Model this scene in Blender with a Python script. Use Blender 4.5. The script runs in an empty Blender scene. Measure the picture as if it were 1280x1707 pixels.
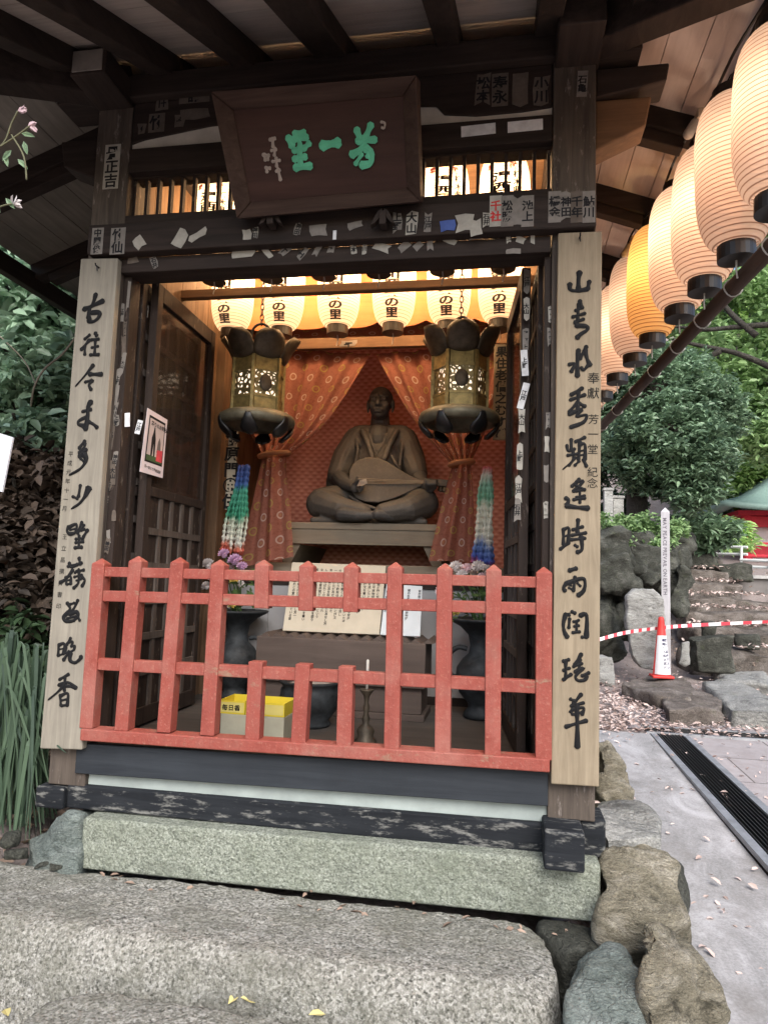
import bpy, bmesh, math, random
import numpy as np
from mathutils import Vector, Matrix, noise
from math import sin, cos, pi, radians as R
sc = bpy.context.scene
C = sc.collection
# ------------------------------------------------------------------ camera
FPX = 1150.0
YAW, PITCH, ROLL = R(9.963), R(5.581), R(1.804)
CAM = Vector((0.6733, -2.4069, 0.6054))
fw = Vector((-sin(YAW)*cos(PITCH), cos(YAW)*cos(PITCH), sin(PITCH)))
r0 = Vector((cos(YAW), sin(YAW), 0)); u0 = r0.cross(fw)
rt = r0*cos(ROLL) + u0*sin(ROLL); up = -r0*sin(ROLL) + u0*cos(ROLL)
cd = bpy.data.cameras.new('camera'); cam = bpy.data.objects.new('camera', cd); C.objects.link(cam)
cam.matrix_world = Matrix(((rt.x, up.x, -fw.x, CAM.x), (rt.y, up.y, -fw.y, CAM.y), (rt.z, up.z, -fw.z, CAM.z), (0, 0, 0, 1)))
cd.sensor_fit = 'VERTICAL'; cd.sensor_height = 36.0; cd.lens = 36.0*FPX/1707.0
cd.clip_start = 0.02; cd.clip_end = 400
sc.camera = cam
# ------------------------------------------------------------------ world, sun, exposure
w = bpy.data.worlds.new('World'); sc.world = w; w.use_nodes = True
nt = w.node_tree; bg = nt.nodes['Background']
sky = nt.nodes.new('ShaderNodeTexSky'); sky.sky_type = 'NISHITA'; sky.sun_disc = False
SUN_EL, SUN_AZ = R(43), R(160)          # azimuth from +Y clockwise: behind the camera, to the right
sky.sun_elevation = SUN_EL; sky.sun_rotation = SUN_AZ; sky.air_density = 1.0; sky.dust_density = 3.0; sky.ozone_density = 1.0
nt.links.new(sky.outputs[0], bg.inputs[0]); bg.inputs[1].default_value = 0.10
sl = bpy.data.lights.new('sun', 'SUN'); sl.energy = 1.3; sl.angle = R(40); sl.color = (1, .985, .965)
so = bpy.data.objects.new('sun', sl); C.objects.link(so)
sd = Vector((sin(SUN_AZ)*cos(SUN_EL), cos(SUN_AZ)*cos(SUN_EL), sin(SUN_EL)))
so.rotation_euler = sd.to_track_quat('Z', 'Y').to_euler(); so.location = sd*20
sc.view_settings.view_transform = 'Standard'; sc.view_settings.look = 'None'
sc.view_settings.exposure = 1.5; sc.view_settings.gamma = 1.0
sc.cycles.use_denoising = True
sc.cycles.max_bounces = 7; sc.cycles.diffuse_bounces = 4; sc.cycles.glossy_bounces = 3; sc.cycles.transparent_max_bounces = 10
sc.cycles.caustics_reflective = False; sc.cycles.caustics_refractive = False
sc.cycles.sample_clamp_indirect = 6.0
random.seed(7)

def ray(px, py): return fw + rt*((px-640)/FPX) - up*((py-853.5)/FPX)
def A(px, py, y):                                   # point of the vertical plane at depth y seen at that place of the photo
    d = ray(px, py); return CAM + d*((y-CAM.y)/d.y)
def AZ(px, py, z):
    d = ray(px, py); return CAM + d*((z-CAM.z)/d.z)
def AX(px, py, x):
    d = ray(px, py); return CAM + d*((x-CAM.x)/d.x)

# ------------------------------------------------------------------ objects
def tag(o, label=None, cat=None, group=None, kind=None):
    if label: o['label'] = label
    if cat: o['category'] = cat
    if group: o['group'] = group
    if kind: o['kind'] = kind
    return o
def thing(name, label, cat, loc=(0, 0, 0), group=None):
    o = bpy.data.objects.new(name, None); o.empty_display_size = .05; C.objects.link(o); o.location = loc
    return tag(o, label, cat, group)
def copy_tree(o, parent=None):
    c = o.copy(); C.objects.link(c)
    if parent: c.parent = parent
    for ch in list(o.children): copy_tree(ch, c)
    return c

class MB:
    """collects shapes in world coordinates, builds one mesh object"""
    def __init__(s): s.v = []; s.f = []; s.uv = None
    def add(s, vs, fs):
        n = len(s.v); s.v += [Vector(p) for p in vs]; s.f += [tuple(i+n for i in f) for f in fs]; return s
    def box(s, a, b, rot=None, ctr=None):
        (x0, y0, z0), (x1, y1, z1) = a, b
        vs = [Vector(p) for p in ((x0,y0,z0),(x1,y0,z0),(x1,y1,z0),(x0,y1,z0),(x0,y0,z1),(x1,y0,z1),(x1,y1,z1),(x0,y1,z1))]
        if rot:
            c = Vector(ctr) if ctr else sum(vs, Vector())/8
            vs = [rot @ (p-c) + c for p in vs]
        return s.add(vs, [(0,3,2,1),(4,5,6,7),(0,1,5,4),(1,2,6,5),(2,3,7,6),(3,0,4,7)])
    def beam(s, p, q, w, h, upv=(0, 0, 1)):           # a bar from p to q, w wide, h high
        p, q = Vector(p), Vector(q); d = (q-p).normalized(); sd_ = d.cross(Vector(upv)).normalized(); u_ = sd_.cross(d)
        vs = [e + sd_*a*w/2 + u_*b*h/2 for e in (p, q) for a, b in ((-1,-1),(1,-1),(1,1),(-1,1))]
        return s.add(vs, [(3,2,1,0),(4,5,6,7),(0,1,5,4),(1,2,6,5),(2,3,7,6),(3,0,4,7)])
    def prism(s, pts, ext):
        pts = [Vector(p) for p in pts]; ext = Vector(ext); n = len(pts)
        return s.add(pts + [p+ext for p in pts], [tuple(range(n))[::-1], tuple(range(n, 2*n))] + [(i, (i+1) % n, n+(i+1) % n, n+i) for i in range(n)])
    def tube(s, pts, rad, n=8, cap=True):
        pts = [Vector(p) for p in pts]; k = len(pts)
        if not hasattr(rad, '__len__'): rad = [rad]*k
        vs = []; prev = None
        for i, p in enumerate(pts):
            d = (pts[min(i+1, k-1)] - pts[max(i-1, 0)]).normalized()
            if prev is None:
                a = Vector((0, 0, 1)) if abs(d.z) < .9 else Vector((1, 0, 0)); e = d.cross(a).normalized()
            else:
                e = (prev - d*prev.dot(d)); e = e.normalized() if e.length > 1e-6 else d.orthogonal().normalized()
            prev = e; g = d.cross(e)
            vs += [p + (e*cos(2*pi*j/n) + g*sin(2*pi*j/n))*rad[i] for j in range(n)]
        fs = [(i*n+j, i*n+(j+1) % n, (i+1)*n+(j+1) % n, (i+1)*n+j) for i in range(k-1) for j in range(n)]
        if cap: fs += [tuple(range(n))[::-1], tuple(range((k-1)*n, k*n))]
        return s.add(vs, fs)
    def lathe(s, prof, c=(0, 0, 0), n=24, ph=0.0):
        c = Vector(c); k = len(prof)
        vs = [c + Vector((r*cos(2*pi*j/n+ph), r*sin(2*pi*j/n+ph), z)) for r, z in prof for j in range(n)]
        fs = [(i*n+j, i*n+(j+1) % n, (i+1)*n+(j+1) % n, (i+1)*n+j) for i in range(k-1) for j in range(n)]
        if prof[0][0] > 1e-5: fs.append(tuple(range(n))[::-1])
        if prof[-1][0] > 1e-5: fs.append(tuple(range((k-1)*n, k*n)))
        return s.add(vs, fs)
    def ell(s, c, rad, rot=None, n=14, m=9):
        c = Vector(c); vs = []; fs = []
        if not hasattr(rad, '__len__'): rad = (rad,)*3
        for i in range(m+1):
            t = pi*i/m
            for j in range(n):
                p = Vector((rad[0]*sin(t)*cos(2*pi*j/n), rad[1]*sin(t)*sin(2*pi*j/n), rad[2]*cos(t)))
                vs.append(c + (rot @ p if rot else p))
        for i in range(m):
            for j in range(n): fs.append((i*n+j, (i+1)*n+j, (i+1)*n+(j+1) % n, i*n+(j+1) % n))
        return s.add(vs, fs)
    def cap(s, p, q, ra, rb, n=12):                   # tapered capsule
        p, q = Vector(p), Vector(q); d = (q-p); L = d.length; d = d.normalized()
        pts = [p - d*ra*.98, p - d*ra*.8, p - d*ra*.4, p, q, q + d*rb*.4, q + d*rb*.8, q + d*rb*.98]
        return s.tube(pts, [ra*.2, ra*.6, ra*.92, ra, rb, rb*.92, rb*.6, rb*.2], n)
    def grid(s, f, nu, nv, uvf=None):
        n0 = len(s.v)
        vs = [f(i/nu, j/nv) for j in range(nv+1) for i in range(nu+1)]
        s.add(vs, [(j*(nu+1)+i, j*(nu+1)+i+1, (j+1)*(nu+1)+i+1, (j+1)*(nu+1)+i) for j in range(nv) for i in range(nu)])
        if uvf:
            if s.uv is None: s.uv = {}
            for j in range(nv+1):
                for i in range(nu+1): s.uv[n0 + j*(nu+1)+i] = uvf(i/nu, j/nv)
        return s
    def build(s, name, mat, parent=None, smooth=False, bevel=0, origin=None, normals=True, seg=2):
        if origin is None:
            origin = Vector((0, 0, 0))
            if parent is not None:
                q = parent
                while q is not None: origin = origin + Vector(q.location); q = q.parent
            else:
                xs = [p.x for p in s.v]; ys = [p.y for p in s.v]; zs = [p.z for p in s.v]
                origin = Vector(((min(xs)+max(xs))/2, (min(ys)+max(ys))/2, min(zs)))
        origin = Vector(origin)
        me = bpy.data.meshes.new(name); me.from_pydata([p-origin for p in s.v], [], s.f)
        if normals:
            bm = bmesh.new(); bm.from_mesh(me); bmesh.ops.recalc_face_normals(bm, faces=bm.faces); bm.to_mesh(me); bm.free()
        if s.uv:
            l = me.uv_layers.new(name='UVMap')
            for lp in me.loops: l.data[lp.index].uv = s.uv.get(lp.vertex_index, (0, 0))
        me.materials.append(mat)
        if smooth: me.polygons.foreach_set('use_smooth', [True]*len(me.polygons))
        o = bpy.data.objects.new(name, me); C.objects.link(o)
        if parent is not None: o.parent = parent
        else: o.location = origin
        if bevel:
            m = o.modifiers.new('bevel', 'BEVEL'); m.width = bevel; m.segments = seg; m.limit_method = 'ANGLE'; m.angle_limit = R(40)
        return o
def blob(mb, name, mat, parent, voxel=.006, smooth=4):
    """fuses overlapping closed shapes into one continuous skin"""
    o = mb.build(name, mat, parent, smooth=True)
    m = o.modifiers.new('remesh', 'REMESH'); m.mode = 'VOXEL'; m.voxel_size = voxel; m.use_smooth_shade = True
    s_ = o.modifiers.new('smooth', 'SMOOTH'); s_.iterations = smooth; s_.factor = .5
    dg = bpy.context.evaluated_depsgraph_get(); me = bpy.data.meshes.new_from_object(o.evaluated_get(dg))
    o.modifiers.clear(); o.data = me; me.name = name
    return o

# ------------------------------------------------------------------ materials
class Mat:
    def __init__(s, name, rough=.7, spec=.3, metal=0.0):
        s.m = bpy.data.materials.new(name); s.m.use_nodes = True; s.t = s.m.node_tree; s.n = s.t.nodes
        s.b = s.n['Principled BSDF']; s.b.inputs['Roughness'].default_value = rough
        s.b.inputs['Specular IOR Level'].default_value = spec; s.b.inputs['Metallic'].default_value = metal
        s.co = s.n.new('ShaderNodeTexCoord')
    def L(s, a, b): s.t.links.new(a, b)
    def mapn(s, scale=(1, 1, 1), src='Object'):
        mp = s.n.new('ShaderNodeMapping'); mp.inputs['Scale'].default_value = scale; s.L(s.co.outputs[src], mp.inputs[0]); return mp.outputs[0]
    def noise(s, vec, scale=5, detail=5, rough=.6, dist=0):
        x = s.n.new('ShaderNodeTexNoise'); x.inputs['Scale'].default_value = scale; x.inputs['Detail'].default_value = detail
        x.inputs['Roughness'].default_value = rough; x.inputs['Distortion'].default_value = dist; s.L(vec, x.inputs['Vector']); return x.outputs['Fac']
    def vor(s, vec, scale=5, feature='F1', out='Distance', rnd=1.0):
        x = s.n.new('ShaderNodeTexVoronoi'); x.feature = feature; x.inputs['Scale'].default_value = scale; x.inputs['Randomness'].default_value = rnd
        s.L(vec, x.inputs['Vector']); return x.outputs[out]
    def ramp(s, fac, stops, const=False):
        x = s.n.new('ShaderNodeValToRGB'); cr = x.color_ramp
        if const: cr.interpolation = 'CONSTANT'
        while len(cr.elements) < len(stops): cr.elements.new(.5)
        for e, (p, c) in zip(cr.elements, stops):
            e.position = p; e.color = tuple(c)+(1,) if hasattr(c, '__len__') else (c, c, c, 1)
        s.L(fac, x.inputs[0]); return x.outputs[0]
    def mix(s, fac, a, b, mode='MIX'):
        x = s.n.new('ShaderNodeMix'); x.data_type = 'RGBA'; x.blend_type = mode
        for sock, val in ((x.inputs[0], fac), (x.inputs[6], a), (x.inputs[7], b)):
            if hasattr(val, 'links'): s.L(val, sock)
            elif hasattr(val, '__len__'): sock.default_value = tuple(val)+(1,)
            else: sock.default_value = val
        return x.outputs[2]
    def math(s, op, a, b=0.0):
        x = s.n.new('ShaderNodeMath'); x.operation = op
        for sock, val in ((x.inputs[0], a), (x.inputs[1], b)):
            if hasattr(val, 'links'): s.L(val, sock)
            else: sock.default_value = val
        return x.outputs[0]
    def col(s, c):
        if hasattr(c, 'links'): s.L(c, s.b.inputs['Base Color'])
        else: s.b.inputs['Base Color'].default_value = tuple(c)+(1,)
        return s
    def bump(s, h, strength=.3, dist=.01):
        x = s.n.new('ShaderNodeBump'); x.inputs['Strength'].default_value = strength; x.inputs['Distance'].default_value = dist
        s.L(h, x.inputs['Height']); s.L(x.outputs[0], s.b.inputs['Normal']); return s

def wood(name, c0, c1, axis=0, rough=.75, worn=None, wornamt=.55, scale=1.0, spec=.25):
    m = Mat(name, rough, spec); sc_ = [22*scale]*3; sc_[axis] = 1.6*scale
    v = m.mapn(sc_); n = m.noise(v, 1.6, 8, .65, .6); c = m.ramp(n, [(.3, c0), (.7, c1)])
    blot = m.noise(m.mapn((1, 1, 1)), 3.0, 5, .6)
    c = m.mix(m.math('MULTIPLY', m.ramp(blot, [(.35, 0), (.75, 1)]), .45), c, tuple(x*.45 for x in c0))
    if worn:
        s2 = [34]*3; s2[axis] = 9
        wv = m.noise(m.mapn(s2), 1.2, 6, .7); c = m.mix(m.ramp(wv, [(wornamt, 0), (wornamt+.12, 1)]), c, worn)
    m.col(c); m.bump(n, .35, .004); return m.m
def plain(name, c, rough=.6, spec=.3, metal=0, var=.25, scale=12, bump=.15):
    m = Mat(name, rough, spec, metal); n = m.noise(m.mapn(), scale, 6, .65)
    m.col(m.ramp(n, [(.3, tuple(x*(1-var) for x in c)), (.72, tuple(min(1, x*(1+var)) for x in c))])); m.bump(n, bump, .004); return m.m
def granite(name, base, dark, light, tint=None, sc_=120):
    m = Mat(name, .85, .2); v = m.mapn()
    a = m.noise(v, sc_, 3, .85); b = m.vor(v, sc_*1.5, out='Color'); sep = m.n.new('ShaderNodeSeparateColor'); m.L(b, sep.inputs[0])
    c = m.ramp(a, [(.38, dark), (.46, base), (.54, base), (.62, light)])
    c = m.mix(.45, c, m.ramp(sep.outputs[0], [(0, tuple(x*.6 for x in dark)), (.24, dark), (.3, base), (.7, base), (.78, light), (1, light)]))
    big = m.noise(v, 4.5, 6, .65); c = m.mix(m.ramp(big, [(.40, 0), (.70, .65)]), c, tint or tuple(x*.5 for x in base)); st_ = m.noise(m.mapn((1, 1, 2.5)), 2.1, 7, .75, .8); c = m.mix(m.ramp(st_, [(.54, 0), (.66, .55)]), c, tuple(x*.42 for x in base)); ch = m.noise(m.mapn((1, 1, 1)), 34, 3, .6)
    m.col(c); h = m.math('ADD', m.noise(v, sc_*.5, 6, .8), m.math('MULTIPLY', m.noise(v, 9, 4, .6), 1.5)); h = m.math('ADD', h, m.math('MULTIPLY', ch, 1.2)); m.bump(h, 1.0, .012); return m.m
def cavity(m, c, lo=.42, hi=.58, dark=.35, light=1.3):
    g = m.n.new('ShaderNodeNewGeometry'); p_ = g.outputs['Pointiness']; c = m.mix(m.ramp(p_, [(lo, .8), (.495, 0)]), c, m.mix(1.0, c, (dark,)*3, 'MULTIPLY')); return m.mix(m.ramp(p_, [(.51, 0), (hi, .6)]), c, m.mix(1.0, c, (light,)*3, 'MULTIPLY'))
def stone(name, c0, c1, c2, scale=4, band=0):
    m = Mat(name, .9, .2); v = m.mapn((1, 1, 1.0+band)); a = m.noise(v, scale, 9, .68, 1.2 if band else .3)
    c = m.ramp(a, [(.3, c0), (.5, c1), (.68, c2)]); f = m.noise(v, scale*14, 4, .7)
    c = m.mix(.35, c, m.ramp(f, [(.35, tuple(x*.45 for x in c1)), (.65, tuple(min(1, x*1.5) for x in c1))]))
    moss = m.noise(m.mapn(), 5.5, 6, .7); c = m.mix(m.ramp(moss, [(.58, 0), (.72, .4)]), c, (.10, .12, .055))
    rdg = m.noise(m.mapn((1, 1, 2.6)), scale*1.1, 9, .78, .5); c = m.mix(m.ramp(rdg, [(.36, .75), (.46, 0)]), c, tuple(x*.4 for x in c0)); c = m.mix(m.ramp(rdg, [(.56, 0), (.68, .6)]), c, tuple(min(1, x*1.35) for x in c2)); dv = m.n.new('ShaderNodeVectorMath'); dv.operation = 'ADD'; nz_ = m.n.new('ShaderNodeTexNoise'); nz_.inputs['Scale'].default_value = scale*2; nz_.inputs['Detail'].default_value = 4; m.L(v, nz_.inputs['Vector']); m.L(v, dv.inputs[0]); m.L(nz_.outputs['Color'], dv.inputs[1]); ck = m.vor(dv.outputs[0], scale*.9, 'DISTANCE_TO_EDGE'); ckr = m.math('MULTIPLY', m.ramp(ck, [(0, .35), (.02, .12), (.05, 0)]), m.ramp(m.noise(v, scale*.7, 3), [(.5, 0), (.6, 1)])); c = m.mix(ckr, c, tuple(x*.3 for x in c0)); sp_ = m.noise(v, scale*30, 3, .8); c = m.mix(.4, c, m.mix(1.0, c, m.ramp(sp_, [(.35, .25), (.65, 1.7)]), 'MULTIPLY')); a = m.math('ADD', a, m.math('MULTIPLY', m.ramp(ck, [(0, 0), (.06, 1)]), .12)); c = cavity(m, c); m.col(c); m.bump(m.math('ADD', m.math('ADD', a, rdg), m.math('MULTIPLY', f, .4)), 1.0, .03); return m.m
def leafmat(name, c0, c1, rough=.4, trans=.25):
    m = Mat(name, rough, .4); g = m.n.new('ShaderNodeNewGeometry'); v = m.mapn()
    c = m.mix(g.outputs['Random Per Island'], c0, c1); big = m.noise(v, 1.3, 3, .6)
    c = m.mix(m.ramp(big, [(.4, 0), (.65, .5)]), c, tuple(min(1, x*1.7) for x in c1)); m.col(c)
    tr = m.n.new('ShaderNodeBsdfTranslucent'); m.L(c, tr.inputs[0]); ms = m.n.new('ShaderNodeMixShader'); ms.inputs[0].default_value = trans
    m.L(m.b.outputs[0], ms.inputs[1]); m.L(tr.outputs[0], ms.inputs[2]); m.L(ms.outputs[0], m.n['Material Output'].inputs[0]); return m.m
def emit(name, c, strength):
    m = Mat(name); m.col(c); m.b.inputs['Emission Color'].default_value = tuple(c)+(1,); m.b.inputs['Emission Strength'].default_value = strength; return m.m

DK = ((.016, .011, .009), (.042, .029, .024))
wx = wood('dark_timber_lengthwise', *DK, axis=0); wy = wood('dark_timber_depthwise', *DK, axis=1); wz = wood('dark_timber_upright', *DK, axis=2, worn=(.16, .13, .11), wornamt=.6)
wpost = wood('weathered_post_timber', (.05, .04, .034), (.13, .105, .085), axis=2, worn=(.22, .19, .17), wornamt=.58)
wboard_l = wood('grey_weathered_board', (.19, .172, .142), (.30, .275, .225), axis=2, scale=1.3, rough=.8)
wboard_r = wood('tan_weathered_board', (.20, .16, .11), (.31, .255, .18), axis=2, scale=1.3, rough=.8)
wwarm = wood('warm_brown_timber', (.10, .055, .03), (.19, .11, .06), axis=0); wwarm_y = wood('warm_brown_timber_depthwise', (.10, .055, .03), (.19, .11, .06), axis=1)
wwarm_z = wood('warm_brown_timber_upright', (.10, .06, .035), (.20, .125, .075), axis=2)
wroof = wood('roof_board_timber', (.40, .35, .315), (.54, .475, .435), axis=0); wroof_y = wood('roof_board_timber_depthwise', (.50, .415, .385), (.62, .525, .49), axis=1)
wroof_l = wood('grey_roof_board_timber', (.19, .175, .15), (.28, .26, .225), axis=1)  # same boards as the right side, the unlit side's shade put into the colour
wlat = wood('worn_lattice_timber', (.05, .042, .038), (.12, .10, .088), axis=2, worn=(.2, .175, .155), wornamt=.6)
wsill_b = wood('black_painted_board', (.022, .026, .032), (.036, .042, .05), axis=0, rough=.6, spec=.2, worn=(.13, .14, .15), wornamt=.74)
wsill = wood('flaking_black_sill', (.012, .014, .017), (.026, .029, .034), axis=0, rough=.75, spec=.12, worn=(.17, .17, .16), wornamt=.535)
whitebar = plain('white_painted_board', (.31, .355, .34), .7, var=.2, scale=6)
plaster = plain('old_white_plaster', (.55, .52, .46), .9, var=.15)
def redpaint():
    m = Mat('faded_vermilion_paint', .65, .25); n = m.noise(m.mapn(), 9, 7, .7); c = m.ramp(n, [(.3, (.20, .044, .032)), (.5, (.26, .064, .048)), (.7, (.24, .085, .065))])
    f = m.noise(m.mapn(), 90, 4, .7); c = m.mix(m.ramp(f, [(.55, 0), (.75, .5)]), c, (.46, .24, .18))
    wr = m.noise(m.mapn((1.2, 3, 3)), 4, 7, .75); c = m.mix(m.ramp(wr, [(.61, 0), (.66, .85)]), c, (.24, .16, .11)); gr = m.noise(m.mapn((26, 26, 2.2)), 1.5, 6, .7); c = m.mix(m.ramp(gr, [(.42, 0), (.62, .38)]), c, (.20, .05, .04)); gd = m.noise(m.mapn((1, 1, 1)), 3.2, 6, .7); c = m.mix(m.ramp(gd, [(.5, 0), (.72, .55)]), c, (.34, .155, .125)); m.col(c); m.bump(m.math('ADD', f, gr), .45, .004); return m.m
red = redpaint()
gran = granite('pale_granite', (.29, .315, .26), (.09, .10, .08), (.50, .53, .46), (.20, .225, .17))
gran2 = granite('rough_mossy_granite', (.29, .285, .25), (.05, .05, .042), (.58, .57, .53), (.15, .15, .115), 105)
bronze_d = plain('dark_bronze', (.03, .034, .038), .62, .25, .3, .6, 18, .4)
bronze_g = plain('old_gilt_bronze', (.26, .205, .085), .5, .4, .5, .45, 30)
bronze_b = plain('brown_patinated_bronze', (.085, .07, .052), .55, .4, .5, .5, 18)
iron = plain('black_iron', (.015, .015, .016), .5, .4, .3)
black = plain('black_lacquer', (.008, .008, .009), .35, .5)
ink = plain('black_ink', (.012, .012, .014), .7, .2); inkred = plain('red_ink', (.45, .03, .03), .8)
paper = [plain('paper_%s' % n_, c_, .9, .1, 0, .22, 25) for n_, c_ in (('pale', (.33, .315, .28)), ('grey', (.19, .175, .16)), ('brown', (.11, .092, .078)), ('white', (.6, .61, .63)))]
cream = plain('cream_board', (.42, .385, .31), .8, var=.08); bluew = plain('blue_white_board', (.46, .51, .55), .8, var=.06)
# ------------------------------------------------------------------ lettering
GL = {}
def glyph(ch, bold=.0):
    k = (ch, bold)
    if k not in GL:
        cu = bpy.data.curves.new('glyph', 'FONT'); cu.body = ch; cu.offset = bold; cu.resolution_u = 3; cu.fill_mode = 'FRONT'
        o = bpy.data.objects.new('glyph', cu); C.objects.link(o)
        dg = bpy.context.evaluated_depsgraph_get(); me = bpy.data.meshes.new_from_object(o.evaluated_get(dg))
        vs = [(v.co.x, v.co.y) for v in me.vertices]; fs = [tuple(p.vertices) for p in me.polygons]
        if vs:
            if ord(ch) > 0x2000: cx, cy, adv = .5, .38, 1.0
            else:
                xs = [v[0] for v in vs]; cx, cy, adv = (min(xs)+max(xs))/2, .35, (max(xs)-min(xs))+.09
            vs = [(x-cx, y-cy) for x, y in vs]
        else: adv = .3
        bpy.data.objects.remove(o); bpy.data.curves.remove(cu); bpy.data.meshes.remove(me); GL[k] = (vs, fs, adv)
    return GL[k]
def write(mb, text, top, right, upv, size, step=1.05, vertical=True, bold=.02, jitter=0):
    top, right, upv = Vector(top), Vector(right).normalized(), Vector(upv).normalized(); p = Vector(top)
    for ch in text:
        vs, fs, adv = glyph(ch, bold)
        if vertical:
            c = p - upv*size*.5; p = p - upv*size*step
        else:
            c = p + right*size*adv*.5; p = p + right*size*adv*step
        if vs: mb.add([c + right*x*size + upv*y*size for x, y in vs], fs)
    return mb
def smooth_pts(pts, per=5):
    out = []; n = len(pts)
    for i in range(n-1):
        p0, p1, p2, p3 = pts[max(i-1, 0)], pts[i], pts[i+1], pts[min(i+2, n-1)]
        for k in range(per):
            t = k/per; out.append(.5*((2*p1) + (p2-p0)*t + (2*p0-5*p1+4*p2-p3)*t*t + (3*p1-p0-3*p2+p3)*t**3))
    return out + [pts[-1]]
rnb = random.Random(3)
def brush(mb, wd, pts, nrm, taper=False):
    """one brush stroke: a rounded ribbon along pts with a brush's swelling width"""
    nrm = Vector(nrm); ps = smooth_pts([Vector(p) for p in pts]) if len(pts) > 2 else [Vector(pts[0]).lerp(Vector(pts[1]), t/4) for t in range(5)]
    n = len(ps); d0 = (ps[1]-ps[0]).normalized(); d1 = (ps[-1]-ps[-2]).normalized()
    ps = [ps[0]-d0*wd*.32] + ps + [ps[-1]+d1*wd*.3]; n += 2; vs = []; off = nrm*rnb.uniform(0, .0012)
    for i, p in enumerate(ps):
        t = i/(n-1); d = (ps[min(i+1, n-1)]-ps[max(i-1, 0)]).normalized(); sd_ = nrm.cross(d)
        h = wd*.5*(.82 + .2*cos(2*pi*t) + rnb.uniform(-.06, .06))
        if i in (0, n-1): h *= .45
        if taper: h *= 1.15 - .85*t
        vs += [p + sd_*h + off, p + nrm*wd*.12 + off, p - sd_*h + off]
    fs = []
    for i in range(n-1):
        a = i*3; fs += [(a, a+1, a+4, a+3), (a+1, a+2, a+5, a+4)]
    mb.add(vs, fs)
def strokes(mb, data, ox, oy, k, y, nrm=(0, -1, 0), place=None):
    for st in data.split(';'):
        q = [float(x) for x in st.replace(',', ' ').replace('t', ' ').split()]
        tp = 't' in st; wd = q[0]; pt = [(q[i], q[i+1]) for i in range(1, len(q), 2)]
        f_ = place or (lambda a, b: A(a, b, y))
        ps = [f_(ox+a/k, oy+b/k) for a, b in pt]
        e = f_(ox+(pt[0][0]+10)/k, oy+pt[0][1]/k)
        brush(mb, 1.14*wd*(e-ps[0]).length/10, ps, nrm, tp)

# ------------------------------------------------------------------ the hall
ZF = -.02
hall = thing('shrine_hall', 'dark timber shrine hall with an open front, hipped eaves and votive stickers', 'shrine', (0, .9, -.27))
def P(mb, name, mat, **k): return mb.build(name, mat, hall, **k)
def hbox(name, mat, a, b, bev=.004, **k): return P(MB().box(a, b), name, mat, bevel=bev, **k)
# posts
hbox('post', wpost, (-.985, .0, -.19), (-.835, .15, 2.54)); hbox('post', wpost, (.825, .0, -.155), (.975, .15, 2.54))
hbox('post', wwarm_z, (-.985, 1.06, -.1), (-.84, 1.2, 2.54)); hbox('post', wwarm_z, (.80, 1.06, -.1), (.945, 1.2, 2.54))
hbox('post', wwarm_z, (-.985, 1.98, -.1), (-.84, 2.12, 2.54)); hbox('post', wwarm_z, (.825, 1.98, -.1), (.975, 2.12, 2.54))
# sills: flaking black sill, its cross sills with protruding ends, white bar, black board
P(MB().prism([(-.905, .0, -.27), (.815, .0, -.27), (.815, .0, -.175), (-.905, .0, -.185)], (0, .16, 0)), 'front_sill', wsill, bevel=.006)
for x0, x1, y0, zt in ((-1.02, -.905, -.02, -.195), (.808, .93, -.125, -.152)): hbox('side_sill', wsill, (x0, y0, -.272), (x1, 2.1, zt), .008)
hbox('sill_end', wsill, (.931, .01, -.272), (1.01, .14, -.148), .008)
P(MB().prism([(-.835, .02, -.19), (.825, .02, -.175), (.825, .02, -.12), (-.835, .02, -.142)], (0, .05, 0)), 'white_bar', whitebar, bevel=.003)
P(MB().prism([(-.872, -.012, -.141), (.826, -.012, -.115), (.826, -.012, -.004), (-.872, -.012, -.034)], (0, .05, 0)), 'black_board', wsill_b, bevel=.003)
floor_m = wood('dark_floor_boards', (.05, .045, .042), (.10, .088, .08), axis=0, rough=.6, scale=.6)
hbox('hall_floor', floor_m, (-.9, .06, -.10), (.9, 2.0, ZF), 0)
# walls
for s in (-1, 1):
    mb = MB()
    for i in range(12):
        y0 = .16+i*.152; mb.box((s*.90-.012, y0, -.1), (s*.90+.012, y0+.149, 2.52))
    P(mb, 'side_wall', wwarm_z)
mb = MB()
for i in range(12): mb.box((-.88+i*.147, 2.0, -.1), (-.735+i*.147, 2.03, 2.52))
P(mb, 'back_wall', wwarm_z)
mb = MB()
for i in range(10): mb.box((-.9, .17+i*.19, 2.56), (.9, .358+i*.19, 2.58))
P(mb, 'ceiling', wwarm)
# lintel, kamoi, trims, plaster, carved beam, eaves beam
hbox('lintel', wx, (-.955, -.055, 1.838), (.97, .0, 1.958), .006)
hbox('door_head', wx, (-.83, -.012, 1.775), (.82, .10, 1.836), .004)
hbox('window_sill', wx, (-.833, -.005, 1.96), (.822, .11, 2.016), .003)
hbox('window_head', wx, (-.833, -.005, 2.198), (.822, .11, 2.298), .003)
hbox('plaster_band', plaster, (-.833, .012, 2.30), (.822, .08, 2.40), 0)
zc = 2.345
prof = [(-.833, zc-.02), (-.78, zc-.005), (-.5, zc+.03), (0, zc+.04), (.34, zc+.035), (.40, zc+.03), (.43, zc-.006), (.55, zc-.022), (.72, zc-.02), (.822, zc-.012), (.822, 2.50), (-.833, 2.50)]
P(MB().prism([(x, .005, z) for x, z in prof], (0, .1, 0)), 'tie_beam', wx, bevel=.004)
hbox('eaves_beam', wx, (-1.16, -.03, 2.502), (1.13, .12, 2.60), .006)
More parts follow.
